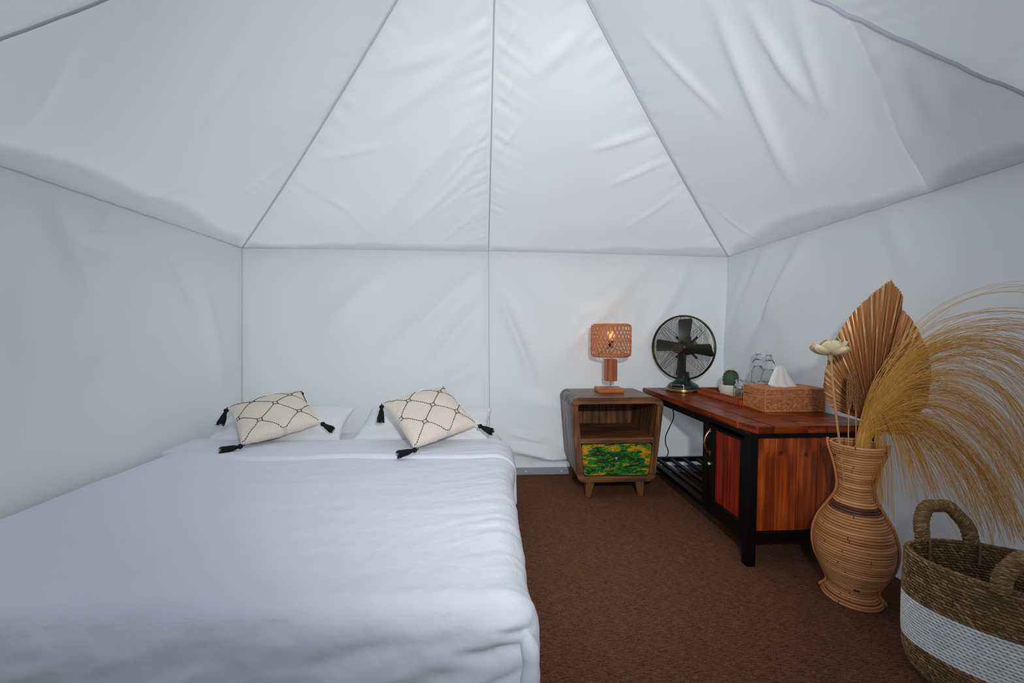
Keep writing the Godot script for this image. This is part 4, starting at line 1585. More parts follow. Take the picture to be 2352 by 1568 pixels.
func make_tissue_box() -> void:
	var o := thing("tissue_box", "woven rattan tissue box with a lid standing on the desk", "tissue box", Vector3(1.737, 0.70, -2.285), deg_to_rad(-2.0))
	var mb := MB.new()
	var lx := 0.345
	var lz := 0.205
	var palette := [srgb(196, 128, 78), srgb(182, 112, 64), srgb(206, 142, 92), srgb(168, 98, 56), srgb(190, 120, 72)]
	mb.ball(Vector3.ZERO, Vector3(0.0058, 0.0037, 0.0028), 8, 5)
	var bead := mb.mesh()
	for piece in [["body", 0.0, 0.083, 0.0], ["lid", 0.085, 0.132, 0.002]]:
		var holder := Node3D.new()
		holder.name = piece[0]
		o.add_child(holder, true)
		var g: float = piece[3]
		var hx := lx / 2 + g
		var hz := lz / 2 + g
		mb = MB.new()
		mb.box(Vector3(0, (piece[1] + piece[2]) / 2, 0), Vector3(lx + 2 * g - 0.003, piece[2] - piece[1], lz + 2 * g - 0.003), 0.003)
		part("core", mb, M.box_core, holder)
		var places := []
		var tints := []
		var y: float = piece[1] + 0.003
		var high: float = piece[2] - piece[1] - 0.006
		weave_face(Vector3(-hx, y, hz), Vector3.RIGHT, Vector3.UP, lx + 2 * g, high, places, tints, palette)
		weave_face(Vector3(hx, y, -hz), Vector3.LEFT, Vector3.UP, lx + 2 * g, high, places, tints, palette)
		weave_face(Vector3(-hx, y, -hz), Vector3.BACK, Vector3.UP, lz + 2 * g, high, places, tints, palette)
		weave_face(Vector3(hx, y, hz), Vector3.FORWARD, Vector3.UP, lz + 2 * g, high, places, tints, palette)
		if piece[0] == "lid":
			weave_face(Vector3(-hx, piece[2], hz), Vector3.RIGHT, Vector3.FORWARD, lx + 2 * g, lz + 2 * g, places, tints, palette)
		copies("weave", bead, M.woven, places, tints, holder)
		for e in [piece[1] + 0.003, piece[2] - 0.002]:
			mb = MB.new()
			mb.tube(PackedVector3Array([Vector3(-hx, e, -hz), Vector3(hx, e, -hz), Vector3(hx, e, hz), Vector3(-hx, e, hz)]), 0.0034, 6, true)
			part("edge_cane", mb, M.rattan, holder)
		for sx in [-1, 1]:
			for sz in [-1, 1]:
				mb = MB.new()
				mb.tube(PackedVector3Array([Vector3(sx * hx, piece[1], sz * hz), Vector3(sx * hx, piece[2], sz * hz)]), 0.0034, 6)
				part("corner_cane", mb, M.rattan, holder)
	# the tissue pulled up through the lid
	var t := thing("tissue", "white paper tissue pulled up in a peak from the rattan box", "tissue", Vector3(1.715, 0.832, -2.275))
	mb = MB.new()
	var f := func(u: float, w: float) -> Vector3:
		# u round a folded sheet, w from the slot to the peak
		var q := u * TAU
		var xl := lerpf(-0.062, -0.080, smoothstep(0.0, 0.26, w)) if w < 0.26 else lerpf(-0.080, -0.036, (w - 0.26) / 0.74)
		var xr := lerpf(0.108, 0.016, w) - 0.006 * sin(PI * w)
		var s := 0.5 + 0.5 * cos(q)
		var x := lerpf(xl, xr, s)
		var fold := 0.16 * sin(s * 17.0 - w * 2.0) * (1.0 - w * 0.4)
		var z := sin(q) * (0.024 * (1.0 - 0.62 * w) * (1.0 + fold)) + 0.006 * sin(s * 5.0 + w * 2.0) * (1.0 - w)
		var y := 0.122 * w - 0.004 + 0.006 * w * sin(s * 3.0) - (0.010 * (1.0 - s) * smoothstep(0.0, 0.26, w) * (1.0 - smoothstep(0.26, 0.6, w)))
		return Vector3(x, y, z)
	mb.surface(96, 24, f, 0.3, 0.15, true)
	part("paper", mb, M.tissue, t)
	mb = MB.new()
	var tip := func(u: float, w: float) -> Vector3:
		var q := u * TAU
		var e: Vector3 = f.call(u, 1.0)
		var mid := Vector3(-0.010, 0.122, 0.0)
		return e.lerp(mid, w) + Vector3(0, 0.004 * sin(PI * 0.5 * w), 0)
	mb.surface(96, 4, tip, 0.1, 0.1, true)
	part("peak", mb, M.tissue, t)


func make_tray() -> void:
	var o := thing("tray", "orange-brown wooden tray on the desk with cactus and glasses on it", "tray", Vector3(1.71, 0.70, -2.64))
	var mb := MB.new()
	mb.box(Vector3(0, 0.006, 0), Vector3(0.35, 0.008, 0.45), 0.001)
	part("tray_floor", mb, M.tray_floor, o)
	for q in [[Vector3(-0.175, 0.0245, 0), Vector3(0.012, 0.049, 0.474)], [Vector3(0.175, 0.0245, 0), Vector3(0.012, 0.049, 0.474)], [Vector3(0, 0.0245, 0.231), Vector3(0.338, 0.049, 0.012)], [Vector3(0, 0.0245, -0.231), Vector3(0.338, 0.049, 0.012)]]:
		mb = MB.new()
		mb.box(q[0], q[1], 0.002)
		part("tray_side", mb, M.tray_wood, o)
	# cactus
	var c := thing("potted_cactus", "small round spiny cactus in a white bowl pot on the tray", "cactus", Vector3(1.672, 0.71, -2.712))
	mb = MB.new()
	mb.lathe(PackedVector2Array([Vector2(0.0, 0.0), Vector2(0.045, 0.0), Vector2(0.058, 0.012), Vector2(0.070, 0.04), Vector2(0.075, 0.078), Vector2(0.073, 0.081), Vector2(0.070, 0.079), Vector2(0.066, 0.06), Vector2(0.0, 0.058)]), 40)
	part("pot", mb, M.ceramic, c)
	mb = MB.new()
	mb.lathe(PackedVector2Array([Vector2(0.0665, 0.0655), Vector2(0.04, 0.068), Vector2(0.0, 0.07)]), 24)
	part("gravel", mb, M.soil, c)
	mb = MB.new()
	var body := func(u: float, w: float) -> Vector3:
		var q := u * TAU
		var lat := -PI / 2 + PI * w
		var r := 0.047 * pow(maxf(cos(lat), 0.0), 0.72) * (1.0 + 0.02 * cos(q * 17.0))
		return Vector3(cos(q) * r + 0.006, 0.118 + 0.058 * sin(lat), sin(q) * r)
	mb.surface(104, 24, body, 1, 1, true)
	part("cactus_body", mb, M.cactus, c)
	mb = MB.new()
	for k in 17:
		for j in 12:
			var p: Vector3 = body.call((k + 0.5 * (j % 2)) / 17.0, 0.14 + 0.072 * j)
			var out := (p - Vector3(0.006, 0.112, 0)).normalized()
			mb.ball(p, Vector3.ONE * 0.0046, 6, 4)
			for s in 5:
				var d := (out + Vector3(rng.randf_range(-1, 1), rng.randf_range(-1, 1), rng.randf_range(-1, 1)) * 0.8).normalized()
				mb.tube(PackedVector3Array([p, p + d * 0.008]), PackedFloat32Array([0.0012, 0.0005]), 3, false, 1.0, Vector3.ZERO, false)
	part("spines", mb, M.spine, c, true)
	# upturned drinking glasses with ball feet
	var at := [Vector3(1.668, 0.71, -2.572), Vector3(1.652, 0.71, -2.47), Vector3(1.752, 0.71, -2.475)]
	var labels := ["upturned clear glass tumbler directly in front of the cactus pot", "upturned clear glass tumbler behind the left corner of the rattan tissue box", "upturned clear glass tumbler between the water bottles and the tissue box"]
	for k in 3:
		var g := thing("glass_tumbler" if k == 0 else "glass_tumbler_%03d" % k, labels[k], "glass", at[k], 0.4 * k, "upturned glasses on the tray")
		g.scale = Vector3(1.26, 1.42, 1.26)
		mb = MB.new()
		mb.lathe(PackedVector2Array([Vector2(0.034, 0.0), Vector2(0.0352, 0.0015), Vector2(0.036, 0.03), Vector2(0.035, 0.066), Vector2(0.031, 0.074), Vector2(0.0, 0.075)]), 40)
		var inner := PackedVector2Array([Vector2(0.0, 0.061), Vector2(0.030, 0.060), Vector2(0.0325, 0.05), Vector2(0.0330, 0.03), Vector2(0.0325, 0.0), Vector2(0.034, 0.0)])
		mb.lathe(inner, 40)
		part("tumbler", mb, M.glass, g)
		for q in 5:
			mb = MB.new()
			var a := TAU * q / 5.0
			mb.ball(Vector3(cos(a) * 0.021, 0.0835, sin(a) * 0.021), Vector3(0.0105, 0.009, 0.0105), 14, 10)
			part("ball_foot", mb, M.glass, g)
	# swing-top bottles of water
	var spots := [Vector3(1.768, 0.71, -2.555), Vector3(1.818, 0.71, -2.53)]
	spots = [Vector3(1.795, 0.71, -2.60), Vector3(1.80, 0.71, -2.50)]
	var words := ["clear swing-top bottle of water on the tray, the one nearer the cactus", "clear swing-top bottle of water on the tray, the one nearer the peak of the tissue"]
	for k in 2:
		var b := thing("water_bottle" if k == 0 else "water_bottle_001", words[k], "bottle", spots[k], [2.6, -0.5][k], "swing-top water bottles")
		mb = MB.new()
		var prof := PackedVector2Array([Vector2(0.0, 0.003), Vector2(0.034, 0.0), Vector2(0.043, 0.004), Vector2(0.044, 0.012), Vector2(0.044, 0.155), Vector2(0.041, 0.178), Vector2(0.033, 0.2), Vector2(0.0225, 0.216), Vector2(0.0195, 0.232), Vector2(0.0175, 0.28), Vector2(0.0185, 0.284), Vector2(0.0185, 0.294), Vector2(0.0145, 0.296)])
		mb.lathe(prof, 40)
		mb.lathe(PackedVector2Array([Vector2(0.0145, 0.296), Vector2(0.0145, 0.235), Vector2(0.019, 0.216), Vector2(0.030, 0.2), Vector2(0.038, 0.178), Vector2(0.041, 0.155), Vector2(0.041, 0.016), Vector2(0.0, 0.012)]), 40)
		part("bottle_glass", mb, M.glass, b)
		mb = MB.new()
		var level: float = [0.222, 0.206][k]
		var fill := PackedVector2Array([Vector2(0.0, 0.0125), Vector2(0.0406, 0.0165), Vector2(0.0406, 0.155), Vector2(0.0376, 0.178), Vector2(0.0296, 0.2)])
		fill.append_array(PackedVector2Array([Vector2(0.0182, level), Vector2(0.0, level)]) if k == 0 else PackedVector2Array([Vector2(0.0255, level), Vector2(0.0, level)]))
		mb.lathe(fill, 40)
		part("water", mb, M.water, b)
		mb = MB.new()
		mb.lathe(PackedVector2Array([Vector2(0.0, 0.297), Vector2(0.0165, 0.297), Vector2(0.018, 0.302), Vector2(0.018, 0.312), Vector2(0.014, 0.317), Vector2(0.0, 0.317)]), 28)
		part("stopper", mb, M.cap, b)
		mb = MB.new()
		for s in [-1.0, 1.0]:
			mb.tube(PackedVector3Array([Vector3(0, 0.308, 0.019 * s), Vector3(0.004, 0.30, 0.022 * s), Vector3(0.014, 0.272, 0.023 * s), Vector3(0.018, 0.262, 0.022 * s)]), 0.0014, 6)
			mb.tube(PackedVector3Array([Vector3(-0.012, 0.262, 0.021 * s), Vector3(0.004, 0.268, 0.0225 * s), Vector3(0.02, 0.262, 0.022 * s), Vector3(0.03, 0.245, 0.012 * s), Vector3(0.031, 0.24, 0.0)]), 0.0016, 6)
		var collar := PackedVector3Array()
		for q in 24:
			collar.append(Vector3(cos(TAU * q / 24.0) * 0.0205, 0.262, sin(TAU * q / 24.0) * 0.0205))
		mb.tube(collar, 0.0014, 6, true)
		mb.tube(PackedVector3Array([Vector3(0, 0.308, -0.021), Vector3(0, 0.308, 0.021)]), 0.0016, 6)
		part("wire_bail", mb, M.wire, b)


# ---------------------------------------------------------------- vase, basket and dried plants
func spline(points: Array, x: float) -> float:
	# points are (x, y) in rising x
	var k := 0
	while k < points.size() - 2 and points[k + 1].x < x:
		k += 1
	var a: Vector2 = points[k]
	var b: Vector2 = points[k + 1]
	var before: Vector2 = points[maxi(k - 1, 0)]
	var after: Vector2 = points[mini(k + 2, points.size() - 1)]
	return cubic_interpolate_in_time(a.y, b.y, before.y, after.y, clampf((x - a.x) / (b.x - a.x), 0, 1), b.x - a.x, before.x - a.x, after.x - a.x)


func make_vase() -> void:
	var o := thing("rattan_vase", "tall coiled rattan floor vase with pinched neck and flared foot in front of the desk", "vase", Vector3(1.565, 0, -1.615))
	var prof := [Vector2(0.0, 0.108), Vector2(0.02, 0.103), Vector2(0.036, 0.088), Vector2(0.055, 0.083), Vector2(0.09, 0.096), Vector2(0.16, 0.127), Vector2(0.247, 0.139), Vector2(0.33, 0.122), Vector2(0.40, 0.088), Vector2(0.45, 0.064), Vector2(0.485, 0.0575), Vector2(0.54, 0.063), Vector2(0.60, 0.076), Vector2(0.678, 0.095)]
	var joints := MB.new()
	# follow the profile so that the coils keep their spacing on the flared foot too
	var places := []
	var y := 0.007
	while y < 0.676:
		places.append(y)
		var slope := (spline(prof, y + 0.004) - spline(prof, y - 0.004)) / 0.008
		y += 0.0112 / sqrt(1.0 + slope * slope)
	for k in places.size():
		var r := spline(prof, places[k]) - 0.006
		var path := PackedVector3Array()
		for s in 72:
			var q := TAU * s / 72.0
			path.append(Vector3(cos(q) * r, places[k] + 0.0006 * sin(q * 2.0 + k), sin(q) * r))
		var mb := MB.new()
		mb.shift = Vector2(0.37 * k, 0.013 * k)
		mb.tube(path, 0.0057, 10, true)
		var dark: bool = absf(places[k] - 0.405) < 0.012
		part("rattan_ring", mb, M.cane_dark if dark else M.cane[[0, 0, 1, 2, 0, 3, 1, 0, 2, 1, 0][k % 11]], o)
		# growth joints of the cane
		for e in 2 if k % 3 == 0 else 1:
			var q := rng.randf() * TAU
			var long := rng.randf_range(0.0012, 0.004)
			if rng.randf() < 0.12:
				long = 0.02
			var bit := PackedVector3Array()
			for s in 5:
				var a := q + long / r * (s / 4.0)
				bit.append(Vector3(cos(a) * r, places[k] + 0.0006 * sin(a * 2.0 + k), sin(a) * r))
			joints.tube(bit, 0.0059, 10)
	part("cane_joints", joints, M.joint, o, true)
	# rods along the two sides, from foot to rim
	for side in [-1.0, 1.0]:
		var dir: Vector3 = Vector3(0.72, 0, 0.694) * side
		var path := PackedVector3Array()
		for k in 60:
			var h := 0.012 + 0.676 * k / 59.0
			path.append(dir * (spline(prof, minf(h, 0.677)) + 0.0045) + Vector3(0, h, 0))
		var mb := MB.new()
		mb.tube(path, 0.0062, 8)
		part("side_rod", mb, M.cane_rod, o)
	var mb := MB.new()
	mb.tube(PackedVector3Array([Vector3(0, 0.012, 0), Vector3(0, 0.02, 0)]), 0.085, 40)
	part("bottom", mb, M.cane[3], o)


const BASKET_AT := Vector3(1.651, 0, -1.127)


func basket_point(q: float, scale: float, y: float) -> Vector3:
	var a := 0.272 * scale
	var b := 0.172 * scale
	var th := -0.532
	return Vector3(a * cos(q) * cos(th) - b * sin(q) * sin(th), y, -(a * cos(q) * sin(th) + b * sin(q) * cos(th)))


func make_basket() -> void:
	var o := thing("seagrass_basket", "large oval seagrass basket with a white band and two rope handles on the carpet", "basket", BASKET_AT)
	var prof := [Vector2(0.0, 0.84), Vector2(0.02, 0.90), Vector2(0.06, 0.965), Vector2(0.12, 0.99), Vector2(0.2, 1.0), Vector2(0.3, 1.0), Vector2(0.407, 0.995)]
	# even steps round the oval
	var angles := PackedFloat32Array()
	var runs := PackedFloat32Array()
	var total := 0.0
	for k in 721:
		if k > 0:
			total += basket_point(TAU * k / 720.0, 1.0, 0).distance_to(basket_point(TAU * (k - 1) / 720.0, 1.0, 0))
		angles.append(TAU * k / 720.0)
		runs.append(total)
	var at_run := func(s: float) -> float:
		s = fposmod(s, total)
		var k := runs.bsearch(s)
		k = clampi(k, 1, 720)
		return lerpf(angles[k - 1], angles[k], (s - runs[k - 1]) / maxf(runs[k] - runs[k - 1], 1e-6))
	var mb := MB.new()
	var wall := func(u: float, w: float) -> Vector3:
		return basket_point(u * TAU, spline(prof, w * 0.405) - 0.012, w * 0.405 + 0.001)
	mb.surface(80, 24, wall, 1, 1, true)
	part("lining", mb, M.basket_core, o)
	mb = MB.new()
	var ring := PackedVector3Array()
	for k in 60:
		ring.append(basket_point(TAU * k / 60.0, 0.83, 0.008))
	mb.poly(ring, Vector3.UP)
	part("bottom", mb, M.basket_core, o)
	mb = MB.new()
	mb.ball(Vector3.ZERO, Vector3(0.0085, 0.0040, 0.0042), 8, 6)
	var stitch := mb.mesh()
	mb = MB.new()
	mb.ball(Vector3.ZERO, Vector3(0.0098, 0.0046, 0.0040), 8, 6)
	var band := mb.mesh()
	var browns := [srgb(138, 102, 66), srgb(122, 90, 56), srgb(168, 132, 90), srgb(110, 80, 52), srgb(150, 112, 72), srgb(126, 98, 56)]
	var sets := {"upper_weave": [[], []], "white_band": [[], []], "lower_weave": [[], []], "inner_weave": [[], []]}
	var rows := 42
	for layer in 2:
		for j in rows:
			var y := 0.005 + 0.400 * j / float(rows - 1)
			var scale := spline(prof, y)
			var inside := layer == 1
			var which := "inner_weave" if inside else ("white_band" if y > 0.122 and y < 0.262 else ("upper_weave" if y >= 0.262 else "lower_weave"))
			var pale := y > 0.122 and y < 0.262
			var step := 0.0135
			var count := int(total * scale / step)
			for k in count:
				var jig := 0.0 if pale else rng.randf_range(-0.003, 0.003)
				var s := (k + (0.5 if j % 2 == 0 else 0.0)) * total / count + jig
				var q: float = at_run.call(s)
				var edge := 0.008 if inside and not pale else (0.006 if inside else 0.0)
				var gap := 0.012 if inside else 0.0
				var p := basket_point(q, scale - gap * 2.2, y)
				var along := (basket_point(q + 0.01, scale, y) - basket_point(q - 0.01, scale, y)).normalized()
				var out := along.cross(Vector3.UP).normalized()
				if out.dot(p) < 0.0:
					out = -out
				var tilt := -0.26 if pale else -0.34 + rng.randf_range(-0.22, 0.22)
				if inside:
					tilt = -tilt
				var ax := (along * cos(tilt) + Vector3.UP * sin(tilt)).normalized()
				var b := Basis(ax, out.cross(ax) * -1.0, out)
				b = Basis(ax, out.cross(ax), out)
				if not pale:
					b = b.scaled_local(Vector3(rng.randf_range(0.9, 1.25), rng.randf_range(0.8, 1.05), rng.randf_range(0.85, 1.15)))
				sets[which][0].append(Transform3D(b, p))
				var c: Color = srgb(240, 240, 238) if pale else browns[rng.randi() % 6]
				if pale:
					c = c * rng.randf_range(0.93, 1.03)
				sets[which][1].append(c.srgb_to_linear())
	for key in sets:
		copies(key, band if key == "white_band" else stitch, M.woven, sets[key][0], sets[key][1], o)
	# plaited rim
	var places := []
	var tints := []
	for k in 150:
		for two in 2:
			var q: float = at_run.call((k + 0.5 * two) * total / 150.0)
			var p := basket_point(q, 0.97, 0.409 + 0.002 * two)
			var along := (basket_point(q + 0.01, 1.0, 0) - basket_point(q - 0.01, 1.0, 0)).normalized()
			var out := along.cross(Vector3.UP).normalized()
			var ax := (along + Vector3.UP * 0.3 + out * (0.5 if two == 0 else -0.5)).normalized()
			var side := ax.cross(Vector3.UP).normalized()
			places.append(Transform3D(Basis(ax, side.cross(ax), side), p))
			tints.append((browns[rng.randi() % 6] as Color).srgb_to_linear())
	copies("rim", stitch, M.woven, places, tints, o)
	# handles: an arch of core rope wrapped round and round
	for hand in [[2.304, 1.71, 0.118, 0.03], [4.259, 4.90, 0.112, -0.01]]:
		var a := basket_point(hand[0], 0.985, 0.39)
		var b := basket_point(hand[1], 0.985, 0.39)
		var mid := (a + b) * 0.5
		var out := Vector3(mid.x, 0, mid.z).normalized()
		var path := PackedVector3Array()
		for k in 61:
			var s := k / 60.0
			var q := PI * s
			var p := mid + (a - mid) * signf(cos(q)) * pow(absf(cos(q)), 0.9)
			p.y += 0.015 + hand[2] * pow(sin(q), 0.85) + 0.004 * sin(s * 23.0)
			p += out * (0.012 + hand[3] * sin(q))
			path.append(p)
		var handle := Node3D.new()
		handle.name = "handle"
		o.add_child(handle, true)
		mb = MB.new()
		mb.tube(path, 0.015, 10)
		part("core_rope", mb, M.basket_core, handle)
		places = []
		tints = []
		mb = MB.new()
		mb.ball(Vector3.ZERO, Vector3(0.0088, 0.0034, 0.005), 8, 6)
		var wrap := mb.mesh()
		var turns := 78
		for k in turns:
			var s := k / float(turns - 1)
			var f := s * 60.0
			var i := mini(int(f), 59)
			var p := path[i].lerp(path[i + 1], f - i)
			var tg := (path[i + 1] - path[i]).normalized()
			var x := tg.cross(Vector3(0.2, 0.3, 0.93)).normalized()
			var z := tg.cross(x)
			for e in 12:
				var q := TAU * (e + 0.5 * (k % 2)) / 12.0
				var rad := (x * cos(q) + z * sin(q))
				var round_it := (z * cos(q) - x * sin(q))
				var ax := (round_it + tg * 0.45).normalized()
				places.append(Transform3D(Basis(ax, rad.cross(ax), rad), p + rad * (0.0165 + rng.randf_range(-0.001, 0.0015))))
				tints.append((browns[rng.randi() % 6] as Color).srgb_to_linear())
		copies("wrapping", wrap, M.woven, places, tints, handle)
		# the ends are stitched down over the wall
		for foot in [a, b]:
			mb = MB.new()
			for k in range(1, 2):
				var off := out * (-0.02 + 0.006 * (k % 2)) + (b - a).normalized() * (0.006 * (k - 1.5))
				mb.tube(PackedVector3Array([foot + off + Vector3(0, 0.03, 0), foot + off * 1.1 + Vector3(0, -0.03, 0), foot + off * 1.2 + (b - a).normalized() * 0.004 * (k - 1.5) + Vector3(0, -0.05, 0)]), 0.0042, 6)
			part("lashing", mb, M.straw_dark, handle)


func make_leaf() -> void:
	var o := thing("palm_leaf", "big pleated dried fan palm leaf painted bronze gold, standing in the rattan vase", "leaf", Vector3(1.62, 0.75, -1.70))
	var g := Vector3(0.722, 0, 0.692)
	var nrm := Vector3(-0.692, 0, 0.722)
	var root := Vector2(0.062, 0.006)
	var outline := [Vector2(0.12, -0.02), Vector2(0.185, -0.002), Vector2(0.238, 0.106), Vector2(0.24, 0.249), Vector2(0.222, 0.338), Vector2(0.198, 0.405), Vector2(0.17, 0.473), Vector2(0.147, 0.500), Vector2(0.151, 0.559), Vector2(0.129, 0.602), Vector2(0.109, 0.632), Vector2(0.093, 0.618), Vector2(0.059, 0.583), Vector2(0.025, 0.544), Vector2(-0.01, 0.497), Vector2(-0.039, 0.445), Vector2(-0.067, 0.38), Vector2(-0.089, 0.30), Vector2(-0.101, 0.228), Vector2(-0.107, 0.157), Vector2(-0.102, 0.106), Vector2(-0.087, 0.067), Vector2(-0.063, 0.04), Vector2(-0.012, 0.026)]
	# resample so that pleats are even in angle and length
	var runs := [0.0]
	for k in range(1, outline.size()):
		runs.append(runs[k - 1] + (outline[k] as Vector2).distance_to(outline[k - 1]))
	var pleats := 236
	var tips := []
	for k in pleats + 1:
		var s: float = runs[-1] * k / pleats
		var i := 0
		while i < runs.size() - 2 and runs[i + 1] < s:
			i += 1
		var p := (outline[i] as Vector2).lerp(outline[i + 1], (s - runs[i]) / (runs[i + 1] - runs[i]))
		p += (p - root).orthogonal().normalized() * rng.randf_range(-0.0016, 0.0016)
		p = root + (p - root) * (1.0 + rng.randf_range(-0.006, 0.004) + (0.003 if k % 2 == 0 else -0.002))
		tips.append(p)
	var mb := MB.new()
	var rows := 14
	var place := func(k: int, w: float) -> Vector3:
		var tip: Vector2 = tips[k]
		var a := root.lerp(tip, w)
		# ribs leave the stalk upright and bend out
		var upward := root + Vector2((tip.x - root.x) * 0.55, (tip - root).length() * 0.55)
		a = a.lerp(root.lerp(upward, w), 0.35 * (1.0 - w) * smoothstep(0.0, 0.3, w))
		var deep := 0.0054 * smoothstep(0.0, 0.5, w) * (1.0 - 0.5 * w * w) * (1.0 if k % 2 == 0 else -1.0)
		deep *= 0.5 + 0.9 * absf(sin(k * 12.9898))
		var bow := 0.05 * pow(absf(a.x - root.x) / 0.2, 2.0) + 0.05 * pow(w, 2.0) * cos(k * 0.05)
		return g * a.x + Vector3(0, a.y, 0) + nrm * (deep - bow + 0.004 * sin(w * 9.0 + k * 1.7))
	for k in pleats:
		for face in 2:
			var pts := PackedVector3Array()
			var uvs := PackedVector2Array()
			for j in rows + 1:
				for i in 2:
					var w := j / float(rows)
					pts.append(place.call(k + i, w) - nrm * 0.0012 * face)
					uvs.append(Vector2(w * 0.6, (k + i) * 0.013))
			mb.grid(pts, uvs, 1, rows, false, false, face == 0)
	part("pleated_blade", mb, M.leaf, o)
	mb = MB.new()
	var base := g * root.x + Vector3(0, root.y, 0)
	var stalk := PackedVector3Array([base + Vector3(0, 0.05, 0), base, Vector3(1.585, 0.60, -1.63) - o.position, Vector3(1.56, 0.40, -1.62) - o.position])
	mb.tube(smooth_path(stalk, 5), 0.007, 8)
	part("stalk", mb, M.leaf, o)


# a cubic B-spline: passes near its control points in one smooth sweep
func soft_path(p: PackedVector3Array, steps: int) -> PackedVector3Array:
	var q := PackedVector3Array([p[0], p[0]])
	q.append_array(p)
	q.append(p[p.size() - 1])
	q.append(p[p.size() - 1])
	var out := PackedVector3Array()
	for k in q.size() - 3:
		for s in steps:
			var t := float(s) / steps
			var a := 1.0 - t
			out.append((q[k] * a * a * a + q[k + 1] * (3 * t * t * t - 6 * t * t + 4) + q[k + 2] * (-3 * t * t * t + 3 * t * t + 3 * t + 1) + q[k + 3] * t * t * t) / 6.0)
	out.append(p[p.size() - 1])
	return out


func plume(called: String, label: String, control: Array, other: Array, count: int, spread: float, number: int, fine: float) -> void:
	var o := thing(called, label, "dried grass", Vector3(1.565, 0.66, -1.615), 0.0, "dried grass plumes in the rattan vase")
	var r := RandomNumberGenerator.new()
	r.seed = number
	var g := Vector3(0.6, 0, 0.8)
	var side := Vector3(0.8, 0, -0.6)
	var sheaves := [MB.new(), MB.new()]
	var reach := 1.0
	var lift := 1.0
	var drift := 0.0
	var stray := Vector2.ZERO
	var tone := 0
	var blend := 0.0
	for k in count:
		if k % 8 == 0: # strands hang together in locks
			reach = r.randf_range(0.8, 1.1)
			lift = r.randf_range(0.88, 1.03)
			drift = r.randfn(0.0, 0.5) * spread
			stray = Vector2(r.randfn(0.0, 0.03), r.randfn(0.0, 0.035))
			tone = 0 if r.randf() < 0.68 else 1
			blend = r.randf()
		var own := Vector2(r.randfn(0.0, 0.012), r.randfn(0.0, 0.014))
		var own_drift := drift + r.randfn(0.0, 0.012)
		var foot := Vector3(r.randf_range(-0.018, 0.018), -0.28, r.randf_range(-0.018, 0.018))
		var neck := Vector3(r.randf_range(-0.022, 0.022), 0.0, r.randf_range(-0.022, 0.022)) + g * 0.015
		var pts := PackedVector3Array([foot, neck])
		for i in control.size():
			var c: Vector2 = (control[i] as Vector2).lerp(other[i], blend)
			var w := (i + 1.0) / control.size()
			var s := c.x * lerpf(1.0, reach, w)
			var y := (c.y - 0.66) * lerpf(1.0, lift, minf(1.0, w * 1.6))
			if i == 0:
				pts.append(neck.lerp(g * s, 0.4) + Vector3(0, y, 0))
			else:
				var grow := minf(1.0, (i - 0.6) / 3.0)
				s += (stray.x + own.x) * grow
				y += (stray.y + own.y) * grow
				pts.append(g * s + Vector3(0, y, 0) + side * own_drift * pow(w, 0.8) + neck * (1.0 - 0.6 * w))
		for i in pts.size(): # the canvas wall keeps them in
			pts[i].x = pts[i].x if pts[i].x < 0.24 else 0.24 + (pts[i].x - 0.24) * 0.3
		var path := soft_path(pts, 4)
		if r.randf() < 0.35: # some strands break off short
			path = path.slice(0, int(path.size() * r.randf_range(0.6, 0.95)))
		var rad := PackedFloat32Array()
		for i in path.size():
			rad.append(fine * lerpf(1.15, 0.45, i / float(path.size())))
		(sheaves[tone] as MB).tube(path, rad, 3, false, 1.0, Vector3.ZERO, false)
	part("strands", sheaves[0], M.grass, o, true)
	part("pale_strands", sheaves[1], M.grass_pale, o, true)


